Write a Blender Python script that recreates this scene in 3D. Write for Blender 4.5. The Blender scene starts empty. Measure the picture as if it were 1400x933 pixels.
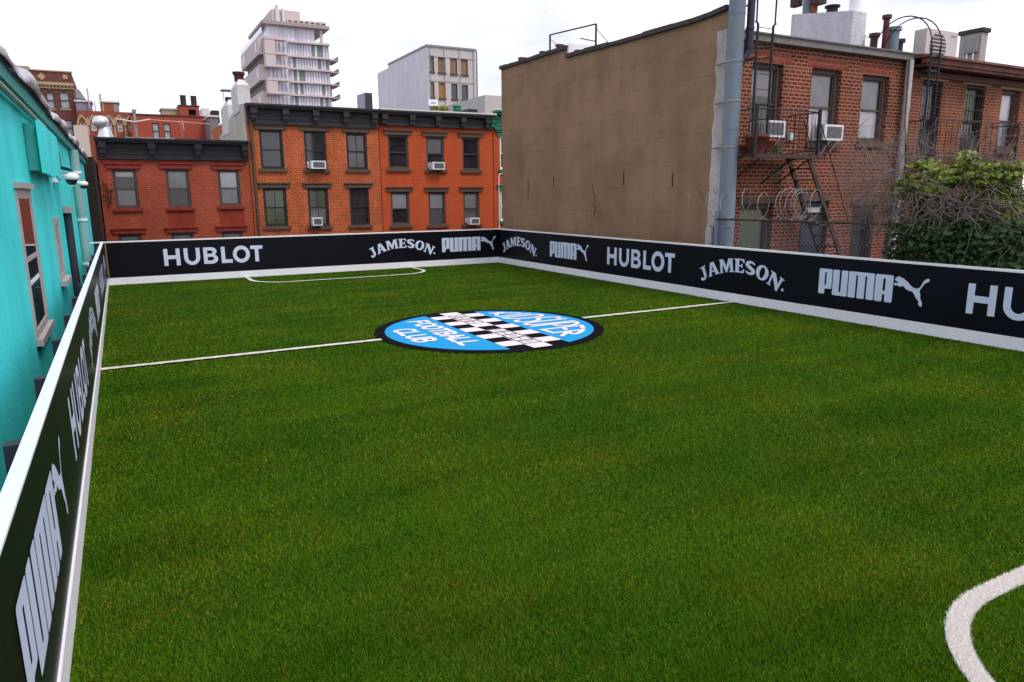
import bpy, math, random
import numpy as np
from mathutils import Vector, geometry
random.seed(7); rng = np.random.default_rng(7)
S = bpy.context.scene; C = S.collection
PI = math.pi
# ------------------------------------------------------------------ camera
YAW, PITCH, ROLL, CAMH, FPX = 0.4957, -0.2035, -0.0088, 2.3827, 972.365
_f = Vector((math.sin(YAW)*math.cos(PITCH), math.cos(YAW)*math.cos(PITCH), math.sin(PITCH)))
_r0 = Vector((math.cos(YAW), -math.sin(YAW), 0)); _u0 = _r0.cross(_f)
_r = _r0*math.cos(ROLL) + _u0*math.sin(ROLL); _u = -_r0*math.sin(ROLL) + _u0*math.cos(ROLL)
EYE = Vector((0, 0, CAMH))
cd = bpy.data.cameras.new('camera'); cam = bpy.data.objects.new('camera', cd); C.objects.link(cam)
cd.sensor_width = 36; cd.lens = FPX/1400*36; cd.clip_start = .05; cd.clip_end = 3000
from mathutils import Matrix
M = Matrix((( _r.x, _u.x, -_f.x), (_r.y, _u.y, -_f.y), (_r.z, _u.z, -_f.z))).to_4x4(); M.translation = EYE
cam.matrix_world = M; S.camera = cam
def at(px, py, ax, val):
    """surveyed point: where the sight line of a measured photo point meets the plane ax = val"""
    d = _f + _r*((px-700)/FPX) - _u*((py-466.5)/FPX)
    i = 'XYZ'.index(ax); t = (val-EYE[i])/d[i]
    return EYE + d*t
# ------------------------------------------------------------------ light
S.view_settings.view_transform = 'Standard'; S.view_settings.look = 'None'
S.view_settings.exposure = EXPO = 0.5; S.view_settings.gamma = 1; S.view_settings.use_curve_mapping = False
SUN_EL, SUN_AZ = math.radians(56), math.radians(152)      # azimuth clockwise from +Y
W = bpy.data.worlds.new('World'); S.world = W; W.use_nodes = True
nt = W.node_tree; bg = nt.nodes['Background']; bg.inputs[1].default_value = 0.10
sky = nt.nodes.new('ShaderNodeTexSky'); sky.sky_type = 'NISHITA'; sky.sun_disc = False
sky.sun_elevation = SUN_EL; sky.sun_rotation = SUN_AZ; sky.dust_density = 3; sky.air_density = 1.0
tc = nt.nodes.new('ShaderNodeTexCoord')
mp = nt.nodes.new('ShaderNodeMapping'); mp.inputs['Scale'].default_value = (1.2, 1.2, 3.2)
nz = nt.nodes.new('ShaderNodeTexNoise'); nz.inputs['Scale'].default_value = 2.3; nz.inputs['Detail'].default_value = 7; nz.inputs['Roughness'].default_value = .55
rp = nt.nodes.new('ShaderNodeValToRGB'); rp.color_ramp.elements[0].position = .33; rp.color_ramp.elements[0].color = (.50,.50,.50,1)
rp.color_ramp.elements[1].position = .56; rp.color_ramp.elements[1].color = (.97,.97,.97,1)
mx = nt.nodes.new('ShaderNodeMixRGB'); mx.inputs[2].default_value = (9.4, 9.25, 10.4, 1)
nt.links.new(tc.outputs['Generated'], mp.inputs[0]); nt.links.new(mp.outputs[0], nz.inputs[0]); nt.links.new(nz.outputs[0], rp.inputs[0])
nt.links.new(rp.outputs[0], mx.inputs[0]); nt.links.new(sky.outputs[0], mx.inputs[1]); nt.links.new(mx.outputs[0], bg.inputs[0])
sl = bpy.data.lights.new('sun', 'SUN'); sl.energy = 1.45; sl.angle = math.radians(18); sl.color = (1, .94, .86)
so = bpy.data.objects.new('sun', sl); C.objects.link(so)
sd = Vector((math.sin(SUN_AZ)*math.cos(SUN_EL), math.cos(SUN_AZ)*math.cos(SUN_EL), math.sin(SUN_EL)))
so.rotation_euler = sd.to_track_quat('Z', 'Y').to_euler(); so.location = (0, 0, 40)
# ------------------------------------------------------------------ helpers
OFF = {}
class MB:
    """collects faces of one mesh, in world metres"""
    def __init__(s): s.v = []; s.f = []; s.m = []; s.s = []
    def add(s, vs, fs, m=0, sm=False):
        o = len(s.v); s.v += [tuple(p) for p in vs]
        for f in fs: s.f.append([i+o for i in f]); s.m.append(m); s.s.append(sm)
        return s
    def box(s, x0, x1, y0, y1, z0, z1, m=0):
        x0, x1 = min(x0,x1), max(x0,x1); y0, y1 = min(y0,y1), max(y0,y1); z0, z1 = min(z0,z1), max(z0,z1)
        return s.add([(x0,y0,z0),(x1,y0,z0),(x1,y1,z0),(x0,y1,z0),(x0,y0,z1),(x1,y0,z1),(x1,y1,z1),(x0,y1,z1)],
              [(0,3,2,1),(4,5,6,7),(0,1,5,4),(1,2,6,5),(2,3,7,6),(3,0,4,7)], m)
    def hexa(s, p, m=0):      # 4 lower points, 4 upper points
        return s.add(p, [(0,3,2,1),(4,5,6,7),(0,1,5,4),(1,2,6,5),(2,3,7,6),(3,0,4,7)], m)
    def tube(s, pts, r, n=6, m=0, cap=True, sm=True):
        pts = [Vector(p) for p in pts]; rs = r if isinstance(r, (list, tuple)) else [r]*len(pts)
        vs = []; up = None
        for i, p in enumerate(pts):
            d = (pts[min(i+1, len(pts)-1)] - pts[max(i-1, 0)])
            d = d.normalized() if d.length > 1e-9 else Vector((0,0,1))
            if up is None:
                up = Vector((0,0,1)) if abs(d.z) < .9 else Vector((1,0,0))
            a = d.cross(up)
            if a.length < 1e-6: a = d.cross(Vector((0,1,0)))
            a.normalize(); b = a.cross(d); up = b
            for k in range(n):
                t = 2*PI*k/n; vs.append(p + (a*math.cos(t) + b*math.sin(t))*rs[i])
        fs = []
        for i in range(len(pts)-1):
            for k in range(n):
                k2 = (k+1) % n; fs.append((i*n+k, i*n+k2, (i+1)*n+k2, (i+1)*n+k))
        s.add(vs, fs, m, sm)
        if cap:
            s.add(vs[:n], [tuple(range(n))[::-1]], m); s.add(vs[-n:], [tuple(range(n))], m)
        return s
    def lathe(s, c, prof, n=16, m=0, sm=True):   # prof: (r, z) from bottom to top, about a vertical axis at c
        vs = []; fs = []
        for r, z in prof:
            for k in range(n):
                t = 2*PI*k/n; vs.append((c[0]+r*math.cos(t), c[1]+r*math.sin(t), c[2]+z))
        for i in range(len(prof)-1):
            for k in range(n): k2 = (k+1) % n; fs.append((i*n+k, i*n+k2, (i+1)*n+k2, (i+1)*n+k))
        s.add(vs, fs, m, sm); s.add(vs[:n], [tuple(range(n))[::-1]], m); return s.add(vs[-n:], [tuple(range(n))], m)
    def mesh(s, name, off=(0,0,0)):
        me = bpy.data.meshes.new(name)
        o = Vector(off); me.from_pydata([(p[0]-o.x, p[1]-o.y, p[2]-o.z) for p in s.v], [], s.f)
        me.polygons.foreach_set('material_index', s.m); me.polygons.foreach_set('use_smooth', s.s)
        uv = me.uv_layers.new(name='UVMap'); co = s.v; k = 0; data = [0.0]*(2*len(me.loops))
        for p in me.polygons:
            n = p.normal; ax, ay, az = abs(n.x), abs(n.y), abs(n.z)
            for li in p.loop_indices:
                q = co[me.loops[li].vertex_index]
                if az > ax and az > ay: u, w = q[0], q[1]
                elif ax > ay: u, w = q[1], q[2]
                else: u, w = q[0], q[2]
                data[2*li] = u; data[2*li+1] = w
        uv.data.foreach_set('uv', data)
        return me
    def build(s, name, mats, parent=None, label=None):
        off = OFF[parent.name] if parent else (0,0,0)
        me = s.mesh(name, off)
        for mt in (mats if isinstance(mats, (list, tuple)) else [mats]): me.materials.append(mt)
        o = bpy.data.objects.new(name, me); C.objects.link(o)
        if parent: o.parent = parent
        OFF[o.name] = off
        if label: o['label'] = label
        return o
    def solo(s, name, mats, label, cat, group=None):
        xs = [p[0] for p in s.v]; ys = [p[1] for p in s.v]; zs = [p[2] for p in s.v]
        off = ((min(xs)+max(xs))/2, (min(ys)+max(ys))/2, min(zs))
        me = s.mesh(name, off)
        for mt in (mats if isinstance(mats, (list, tuple)) else [mats]): me.materials.append(mt)
        o = bpy.data.objects.new(name, me); C.objects.link(o); o.location = off; OFF[o.name] = off
        o['label'] = label; o['category'] = cat
        if group: o['group'] = group
        return o
def thing(name, label, cat, loc, group=None):
    o = bpy.data.objects.new(name, None); C.objects.link(o); o.location = loc; o.empty_display_size = .2
    o['label'] = label; o['category'] = cat; OFF[o.name] = tuple(loc)
    if group: o['group'] = group
    return o
def structure(mb, name, mat, kind='structure'):
    o = mb.build(name, mat); o['kind'] = kind; return o
def dup(o, loc, label=None, parent=None):
    c = o.copy(); C.objects.link(c)
    if parent is None: c.location = loc
    else: c.parent = parent
    if label: c['label'] = label
    OFF[c.name] = tuple(loc)
    for ch in list(o.children): dup(ch, loc, None, c)
    return c
class Frame:
    """a wall plane: u along the wall (to the right seen from outside), n outwards, z up"""
    def __init__(s, o, u): s.o = Vector(o); s.u = Vector(u); s.n = s.u.cross(Vector((0,0,1)))
    def p(s, u, n, z): return s.o + s.u*u + s.n*n + Vector((0,0,z))
    def box(s, mb, u0, u1, n0, n1, z0, z1, m=0):
        a = s.p(u0,n0,z0); b = s.p(u1,n1,z1); return mb.box(a.x,b.x,a.y,b.y,a.z,b.z,m)
    def px(s, x, y, n=0):
        o = s.o + s.n*n
        ax = 'X' if abs(s.n.x) > .5 else 'Y'
        q = at(x, y, ax, o.x if ax == 'X' else o.y) - s.o
        return q.dot(s.u), q.z
    def wall(s, mb, u0, u1, z0, z1, holes, t=.22, m=0, dark=1):
        us = sorted({u0, u1, *[h[0] for h in holes], *[h[1] for h in holes]}); zs = sorted({z0, z1, *[h[2] for h in holes], *[h[3] for h in holes]})
        us = [u for u in us if u0 <= u <= u1]; zs = [z for z in zs if z0 <= z <= z1]
        for i in range(len(us)-1):
            for j in range(len(zs)-1):
                cu, cz = (us[i]+us[i+1])/2, (zs[j]+zs[j+1])/2
                if any(h[0] < cu < h[1] and h[2] < cz < h[3] for h in holes): continue
                mb.add([s.p(us[i],0,zs[j]), s.p(us[i+1],0,zs[j]), s.p(us[i+1],0,zs[j+1]), s.p(us[i],0,zs[j+1])], [(0,1,2,3)], m)
        for a, b, c, d in holes:
            q = lambda u, n, z: s.p(u, n, z)
            mb.add([q(a,0,c),q(a,0,d),q(a,-t,d),q(a,-t,c)], [(0,1,2,3)], m); mb.add([q(b,0,d),q(b,0,c),q(b,-t,c),q(b,-t,d)], [(0,1,2,3)], m)
            mb.add([q(a,0,d),q(b,0,d),q(b,-t,d),q(a,-t,d)], [(0,1,2,3)], m); mb.add([q(b,0,c),q(a,0,c),q(a,-t,c),q(b,-t,c)], [(0,1,2,3)], m)
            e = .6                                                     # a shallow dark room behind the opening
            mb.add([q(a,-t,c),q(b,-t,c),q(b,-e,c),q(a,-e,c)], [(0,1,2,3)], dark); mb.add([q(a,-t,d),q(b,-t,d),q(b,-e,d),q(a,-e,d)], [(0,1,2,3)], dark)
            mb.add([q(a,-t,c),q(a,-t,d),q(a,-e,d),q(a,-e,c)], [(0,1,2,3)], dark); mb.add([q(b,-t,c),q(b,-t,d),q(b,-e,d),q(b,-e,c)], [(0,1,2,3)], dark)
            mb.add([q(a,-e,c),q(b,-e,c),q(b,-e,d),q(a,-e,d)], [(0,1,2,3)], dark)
# ------------------------------------------------------------------ materials
MATS = {}
def mat(name, col, rough=.7, var=.12, scale=3.0, metal=0, bump=0, bscale=40, stain=0, spec=.3, detail=6, stretch=None):
    m = bpy.data.materials.new(name); m.use_nodes = True; n = m.node_tree; b = n.nodes['Principled BSDF']
    b.inputs['Roughness'].default_value = rough; b.inputs['Metallic'].default_value = metal; b.inputs['Specular IOR Level'].default_value = spec
    L = n.links.new
    geo = n.nodes.new('ShaderNodeNewGeometry'); pos = geo.outputs['Position']
    if stretch:
        mpn = n.nodes.new('ShaderNodeMapping'); mpn.inputs['Scale'].default_value = stretch; L(pos, mpn.inputs[0]); pos = mpn.outputs[0]
    t = n.nodes.new('ShaderNodeTexNoise'); t.inputs['Scale'].default_value = scale; t.inputs['Detail'].default_value = detail; t.inputs['Roughness'].default_value = .65; L(pos, t.inputs[0])
    r = n.nodes.new('ShaderNodeValToRGB'); r.color_ramp.elements[0].position = .3; r.color_ramp.elements[1].position = .7
    r.color_ramp.elements[0].color = (*[c*(1-var) for c in col], 1); r.color_ramp.elements[1].color = (*[min(1, c*(1+var)) for c in col], 1)
    L(t.outputs[0], r.inputs[0]); out = r.outputs[0]
    if stain:
        mp2 = n.nodes.new('ShaderNodeMapping'); mp2.inputs['Scale'].default_value = (1.3, 1.3, .16); L(geo.outputs['Position'], mp2.inputs[0])
        t2 = n.nodes.new('ShaderNodeTexNoise'); t2.inputs['Scale'].default_value = 1.6; t2.inputs['Detail'].default_value = 7; L(mp2.outputs[0], t2.inputs[0])
        r2 = n.nodes.new('ShaderNodeValToRGB'); r2.color_ramp.elements[0].position = .42; r2.color_ramp.elements[1].position = .62
        r2.color_ramp.elements[0].color = (1-stain, 1-stain, 1-stain, 1); r2.color_ramp.elements[1].color = (1,1,1,1); L(t2.outputs[0], r2.inputs[0])
        mm = n.nodes.new('ShaderNodeMixRGB'); mm.blend_type = 'MULTIPLY'; mm.inputs[0].default_value = 1; L(out, mm.inputs[1]); L(r2.outputs[0], mm.inputs[2]); out = mm.outputs[0]
    L(out, b.inputs['Base Color'])
    if bump:
        t3 = n.nodes.new('ShaderNodeTexNoise'); t3.inputs['Scale'].default_value = bscale; t3.inputs['Detail'].default_value = 4; L(geo.outputs['Position'], t3.inputs[0])
        bn = n.nodes.new('ShaderNodeBump'); bn.inputs['Strength'].default_value = bump; bn.inputs['Distance'].default_value = .02; L(t3.outputs[0], bn.inputs['Height']); L(bn.outputs[0], b.inputs['Normal'])
    return m
def brick(name, c1, c2, mortar, bw=.215, rh=.075, ms=.012, header=True, stain=.15, patch=.25, pscale=.6, bumpk=.5):
    m = bpy.data.materials.new(name); m.use_nodes = True; n = m.node_tree; b = n.nodes['Principled BSDF']; L = n.links.new
    b.inputs['Roughness'].default_value = .85; b.inputs['Specular IOR Level'].default_value = .2
    uv = n.nodes.new('ShaderNodeUVMap'); geo = n.nodes.new('ShaderNodeNewGeometry')
    # slight waviness so that courses are not ruled lines
    nz = n.nodes.new('ShaderNodeTexNoise'); nz.inputs['Scale'].default_value = 6; L(geo.outputs['Position'], nz.inputs[0])
    sb = n.nodes.new('ShaderNodeVectorMath'); sb.operation = 'SUBTRACT'; L(nz.outputs['Color'], sb.inputs[0]); sb.inputs[1].default_value = (.5,.5,.5)
    sc = n.nodes.new('ShaderNodeVectorMath'); sc.operation = 'SCALE'; sc.inputs['Scale'].default_value = .018; L(sb.outputs[0], sc.inputs[0])
    ad = n.nodes.new('ShaderNodeVectorMath'); ad.operation = 'ADD'; L(uv.outputs[0], ad.inputs[0]); L(sc.outputs[0], ad.inputs[1])
    t = n.nodes.new('ShaderNodeTexBrick'); L(ad.outputs[0], t.inputs['Vector']); t.inputs['Scale'].default_value = 1
    t.inputs['Brick Width'].default_value = bw; t.inputs['Row Height'].default_value = rh; t.inputs['Mortar Size'].default_value = ms; t.inputs['Mortar Smooth'].default_value = .25
    t.inputs['Color1'].default_value = (*c1, 1); t.inputs['Color2'].default_value = (*c2, 1); t.inputs['Mortar'].default_value = (*mortar, 1); t.inputs['Bias'].default_value = -.1
    if header: t.squash = .5; t.squash_frequency = 6
    p = n.nodes.new('ShaderNodeTexNoise'); p.inputs['Scale'].default_value = pscale; p.inputs['Detail'].default_value = 8; p.inputs['Roughness'].default_value = .7; L(geo.outputs['Position'], p.inputs[0])
    r = n.nodes.new('ShaderNodeValToRGB'); r.color_ramp.elements[0].position = .32; r.color_ramp.elements[1].position = .7
    r.color_ramp.elements[0].color = (1-patch,)*3+(1,); r.color_ramp.elements[1].color = (1+patch*.4,)*3+(1,); L(p.outputs[0], r.inputs[0])
    mm = n.nodes.new('ShaderNodeMixRGB'); mm.blend_type = 'MULTIPLY'; mm.inputs[0].default_value = 1; L(t.outputs['Color'], mm.inputs[1]); L(r.outputs[0], mm.inputs[2]); out = mm.outputs[0]
    if stain:
        mp2 = n.nodes.new('ShaderNodeMapping'); mp2.inputs['Scale'].default_value = (1.5, 1.5, .25); L(geo.outputs['Position'], mp2.inputs[0])
        t2 = n.nodes.new('ShaderNodeTexNoise'); t2.inputs['Scale'].default_value = 1.1; t2.inputs['Detail'].default_value = 6; L(mp2.outputs[0], t2.inputs[0])
        r2 = n.nodes.new('ShaderNodeValToRGB'); r2.color_ramp.elements[0].position = .38; r2.color_ramp.elements[1].position = .6
        r2.color_ramp.elements[0].color = (1-stain,)*3+(1,); r2.color_ramp.elements[1].color = (1,1,1,1); L(t2.outputs[0], r2.inputs[0])
        m2 = n.nodes.new('ShaderNodeMixRGB'); m2.blend_type = 'MULTIPLY'; m2.inputs[0].default_value = 1; L(out, m2.inputs[1]); L(r2.outputs[0], m2.inputs[2]); out = m2.outputs[0]
    L(out, b.inputs['Base Color'])
    bn = n.nodes.new('ShaderNodeBump'); bn.inputs['Strength'].default_value = .5; bn.inputs['Distance'].default_value = .008; bn.invert = True; L(t.outputs['Fac'], bn.inputs['Height']); L(bn.outputs[0], b.inputs['Normal'])
    return m
def glass(name, tint=(.97,.97,.97), refl=1.0):
    m = bpy.data.materials.new(name); m.use_nodes = True; n = m.node_tree; L = n.links.new; n.nodes.remove(n.nodes['Principled BSDF'])
    tr = n.nodes.new('ShaderNodeBsdfTransparent'); tr.inputs[0].default_value = (*tint, 1); gl = n.nodes.new('ShaderNodeBsdfGlossy'); gl.inputs['Roughness'].default_value = .03; gl.inputs[0].default_value = (refl,refl,refl,1)
    fr = n.nodes.new('ShaderNodeFresnel'); fr.inputs[0].default_value = 1.5
    ge = n.nodes.new('ShaderNodeNewGeometry'); nz = n.nodes.new('ShaderNodeTexNoise'); nz.inputs['Scale'].default_value = 1.2; bn = n.nodes.new('ShaderNodeBump'); bn.inputs['Strength'].default_value = .12; bn.inputs['Distance'].default_value = .05
    L(ge.outputs['Position'], nz.inputs[0]); L(nz.outputs[0], bn.inputs['Height']); L(bn.outputs[0], gl.inputs['Normal'])
    ms = n.nodes.new('ShaderNodeMixShader'); L(fr.outputs[0], ms.inputs[0]); L(tr.outputs[0], ms.inputs[1]); L(gl.outputs[0], ms.inputs[2]); L(ms.outputs[0], n.nodes['Material Output'].inputs[0])
    return m
WHITE = mat('white_paint', (.82,.81,.85), .45, .04, 2, spec=.4)
OFFWHITE = mat('off_white_paint', (.62,.60,.58), .6, .08, 4)
BLACKV = mat('black_vinyl', (.0042,.0046,.0092), .36, .3, 1.1, spec=.16)
LETTER = mat('pale_lettering', (.57,.63,.80), .5, .04, 5)
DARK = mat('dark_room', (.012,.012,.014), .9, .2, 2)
STEEL = mat('black_iron', (.018,.016,.017), .6, .3, 9)
RUST = mat('rusty_iron', (.055,.035,.028), .75, .45, 8)
GALV = mat('galvanized_steel', (.17,.205,.25), .75, .06, 5, metal=0, spec=.2, stretch=(2,2,.5))
GREYM = mat('grey_metal', (.26,.25,.25), .5, .15, 3, metal=.4)
PURPLE = mat('dark_purple_paint', (.035,.03,.048), .5, .2, 5)
TERRA = mat('terracotta', (.30,.075,.03), .85, .25, 12)
STONE = mat('brownstone', (.10,.062,.045), .8, .15, 6)
REDP = mat('red_paint', (.22,.024,.016), .65, .25, 4)
GREENP = mat('green_paint', (.012,.17,.085), .55, .15, 4)
SASHD = mat('dark_sash', (.022,.022,.025), .5, .15, 4)
SASHB = mat('brown_sash', (.075,.055,.045), .6, .18, 5)
BLIND = mat('white_shade', (.82,.80,.80), .8, .08, 3)
BLINDG = mat('grey_shade', (.44,.42,.42), .8, .12, 3)
CURT = mat('green_curtain', (.28,.31,.2), .85, .25, 6, stretch=(8,8,.6))
ACW = mat('air_conditioner_case', (.66,.66,.68), .45, .05, 6)
GRILLE = mat('air_conditioner_grille', (.10,.10,.11), .6, .2, 60)
GLASS = glass('window_glass'); DGLASS = mat('dark_window_glass', (.022,.022,.025), .05, .5, 1.2, spec=.8)
CONC = mat('concrete', (.3,.28,.26), .9, .2, 2, bump=.2)
ROOFD = mat('roof_tar', (.06,.055,.055), .9, .3, 1.5)
# ------------------------------------------------------------------ setting: ground, roof deck, turf
XL, XR, YF, YM, HB = -.481, 11.725, 22.629, 11.312, 1.2
GZ = -4.7
structure(MB().add([(-900,-300,GZ),(900,-300,GZ),(900,1500,GZ),(-900,1500,GZ)], [(0,1,2,3)]), 'ground', mat('street_ground', (.07,.068,.065), .9, .3, .3))
structure(MB().box(-.86, 12.3, -3, 23.2, GZ+.02, -.035), 'roof_deck', mat('roof_deck', (.10,.10,.10), .9, .25, 1.5, bump=.2))
def turf_material(name, base, use_attr=False):
    m = bpy.data.materials.new(name); m.use_nodes = True; n = m.node_tree; b = n.nodes['Principled BSDF']; L = n.links.new
    b.inputs['Roughness'].default_value = 1; b.inputs['Specular IOR Level'].default_value = .03
    g = n.nodes.new('ShaderNodeNewGeometry')
    if use_attr:
        a = n.nodes.new('ShaderNodeAttribute'); a.attribute_name = 'tint'; src = a.outputs['Color']
    else:
        t = n.nodes.new('ShaderNodeTexNoise'); t.inputs['Scale'].default_value = 55; t.inputs['Detail'].default_value = 5; L(g.outputs['Position'], t.inputs[0])
        r = n.nodes.new('ShaderNodeValToRGB'); r.color_ramp.elements[0].position = .35; r.color_ramp.elements[1].position = .7
        r.color_ramp.elements[0].color = (*[c*.45 for c in base], 1); r.color_ramp.elements[1].color = (*base, 1); L(t.outputs[0], r.inputs[0]); src = r.outputs[0]
    t2 = n.nodes.new('ShaderNodeTexNoise'); t2.inputs['Scale'].default_value = .55; t2.inputs['Detail'].default_value = 5; t2.inputs['Roughness'].default_value = .6; L(g.outputs['Position'], t2.inputs[0])
    r2 = n.nodes.new('ShaderNodeValToRGB'); r2.color_ramp.elements[0].position = .36; r2.color_ramp.elements[1].position = .64
    r2.color_ramp.elements[0].color = (.74,.84,.9,1); r2.color_ramp.elements[1].color = (1.28,1.04,1.0,1); L(t2.outputs[0], r2.inputs[0])
    mm = n.nodes.new('ShaderNodeMixRGB'); mm.blend_type = 'MULTIPLY'; mm.inputs[0].default_value = 1; L(src, mm.inputs[1]); L(r2.outputs[0], mm.inputs[2])
    # brushed bands across the pitch
    mp_ = n.nodes.new('ShaderNodeMapping'); mp_.inputs['Scale'].default_value = (.22, 1.5, 1); L(g.outputs['Position'], mp_.inputs[0])
    t3 = n.nodes.new('ShaderNodeTexNoise'); t3.inputs['Scale'].default_value = 1.1; t3.inputs['Detail'].default_value = 6; L(mp_.outputs[0], t3.inputs[0])
    r3 = n.nodes.new('ShaderNodeValToRGB'); r3.color_ramp.elements[0].position = .35; r3.color_ramp.elements[1].position = .65; r3.color_ramp.elements[0].color = (.80,.82,.85,1); r3.color_ramp.elements[1].color = (1.15,1.10,1.05,1); L(t3.outputs[0], r3.inputs[0])
    m3 = n.nodes.new('ShaderNodeMixRGB'); m3.blend_type = 'MULTIPLY'; m3.inputs[0].default_value = 1; L(mm.outputs[0], m3.inputs[1]); L(r3.outputs[0], m3.inputs[2])
    # olive, worn patches
    t4 = n.nodes.new('ShaderNodeTexNoise'); t4.inputs['Scale'].default_value = .9; t4.inputs['Detail'].default_value = 8; t4.inputs['Roughness'].default_value = .7; t4.inputs['W' if False else 'Distortion'].default_value = .6; L(g.outputs['Position'], t4.inputs[0])
    r4 = n.nodes.new('ShaderNodeValToRGB'); r4.color_ramp.elements[0].position = .50; r4.color_ramp.elements[1].position = .66; r4.color_ramp.elements[0].color = (1,1,1,1); r4.color_ramp.elements[1].color = (1.20,.90,.88,1); L(t4.outputs[0], r4.inputs[0])
    m4 = n.nodes.new('ShaderNodeMixRGB'); m4.blend_type = 'MULTIPLY'; m4.inputs[0].default_value = 1; L(m3.outputs[0], m4.inputs[1]); L(r4.outputs[0], m4.inputs[2])
    L(m4.outputs[0], b.inputs['Base Color'])
    return m
GREEN = (.068,.172,.0062)
TURF = turf_material('turf_backing', (.032,.080,.004)); BLADE = turf_material('turf_blades', GREEN, True)
structure(MB().add([(XL-.03,-2.5,0),(XR+.03,-2.5,0),(XR+.03,YF+.03,0),(XL-.03,YF+.03,0)], [(0,1,2,3)]), 'turf', TURF)
# --- pitch lines
EC, ER = (5.66, 11.31), 2.05
LW = .055                      # half width of the lines
def box_path(sign):           # goal box with rounded corners, open at the end wall
    yw, yf_, R, x0, x1 = (YF-.02, YF-2.05, 1.0, 3.13, 8.38) if sign > 0 else (.0, 2.065, 1.0, 3.32, 8.3)
    pts = [(x0, yw), (x0, yf_ + sign*R)]
    for k in range(1, 13):
        t = PI/2*k/12; pts.append((x0+R-R*math.cos(t), yf_+sign*R-sign*R*math.sin(t)))
    for k in range(1, 13): pts.append((x0+R+(x1-x0-2*R)*k/12, yf_))
    for k in range(1, 13):
        t = PI/2*k/12; pts.append((x1-R+R*math.sin(t), yf_+sign*R-sign*R*math.cos(t)))
    return pts + [(x1, yw)]
def resample(p, step):
    out = [p[0]]
    for a, b in zip(p, p[1:]):
        d = math.dist(a, b); k = max(1, int(d/step))
        out += [(a[0]+(b[0]-a[0])*i/k, a[1]+(b[1]-a[1])*i/k) for i in range(1, k+1)]
    return out
def ribbon(mb, pts, hw, z, jag=.012, m=0):
    pts = resample(pts, .05); vs = []; fs = []
    for i, p in enumerate(pts):
        a, b = pts[max(i-1,0)], pts[min(i+1,len(pts)-1)]; dx, dy = b[0]-a[0], b[1]-a[1]; l = math.hypot(dx,dy) or 1
        nx, ny = -dy/l, dx/l; w = .012*math.sin(i*.13)+.008*math.sin(i*.31+1)
        e1, e2 = hw+random.uniform(-jag,jag)+w*.3, hw+random.uniform(-jag,jag)
        vs += [(p[0]+nx*e1, p[1]+ny*e1, z), (p[0]-nx*e2, p[1]-ny*e2, z)]
        if i: fs.append((2*i-2, 2*i-1, 2*i+1, 2*i))
    return mb.add(vs, fs, m)
LINE = mat('white_turf', (.60,.55,.50), .85, .14, 45, bump=.3, bscale=90)
FAR_BOX, NEAR_BOX = box_path(1), box_path(-1)
ZL = .024
ribbon(MB(), FAR_BOX, LW, ZL).solo('goal_box_line', LINE, 'white goal box line with rounded corners on the turf under the far black board', 'pitch line', 'pitch lines')
near_line = ribbon(MB(), NEAR_BOX, LW-.008, .007, .003).solo('goal_box_line', LINE, 'curved white goal box line in the right foreground of the green turf', 'pitch line', 'pitch lines')
hl = thing('halfway_line', 'straight white halfway line crossing the turf from board to board through the emblem', 'pitch line', (5.62, YM, 0), 'pitch lines')
ribbon(MB(), [(XL+.02, YM), (EC[0]-ER+.02, YM)], LW+.008, ZL).build('line_half', LINE, hl)
ribbon(MB(), [(EC[0]+ER-.02, YM), (XR-.02, YM)], LW+.008, ZL).build('line_half', LINE, hl)
# --- centre emblem woven into the turf
def turfy(name, c): return mat(name, c, 1, .16, 38, bump=.35, bscale=70, spec=.03)
EBLACK = turfy('black_turf', (.0075,.0065,.010)); EBLUE = turfy('blue_turf', (.020,.27,.56)); EWHITE = turfy('white_emblem_turf', (.68,.62,.64))
em = thing('centre_emblem', 'large round blue, black and white club emblem woven into the turf on the halfway line', 'emblem', (*EC, 0))
ex, ey = EC
def circ(r, n=96, jag=0): return [((r+random.uniform(-jag,jag))*math.cos(2*PI*k/n), (r+random.uniform(-jag,jag))*math.sin(2*PI*k/n)) for k in range(n)]
def flat(mb, pts, z, m=0):    # simple polygon in emblem coordinates
    return mb.add([(ex+p[0], ey+p[1], z) for p in pts], [tuple(range(len(pts)))], m)
flat(MB(), circ(ER, 160, .012), .018).build('border_ring', EBLACK, em)
RI, BX = 1.87, .54
def clip(poly, r):            # clip a convex polygon to the inner circle
    out = []
    def inside(p): return p[0]**2+p[1]**2 <= r*r
    pts = resample(poly+[poly[0]], .03)
    for p in pts[:-1]:
        d = math.hypot(*p); out.append(p if d <= r else (p[0]*r/d, p[1]*r/d))
    return out
for sgn, nm in ((-1, 'left'), (1, 'right')):
    t0 = math.acos(BX/RI); arc = [(sgn*RI*math.cos(t0-2*t0*k/40), RI*math.sin(t0-2*t0*k/40)) for k in range(41)]
    flat(MB(), arc if sgn < 0 else arc[::-1], .022).build('blue_field', EBLUE, em)
bl, wh = MB(), MB()
t1 = math.acos(BX/RI)
rows = 11; ch = 2*RI/ (rows-.3); y_top = RI*1.0
midtxt = {1,2,3,6,7,8,9}
band_r = 1.90
bandpts = []
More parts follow.
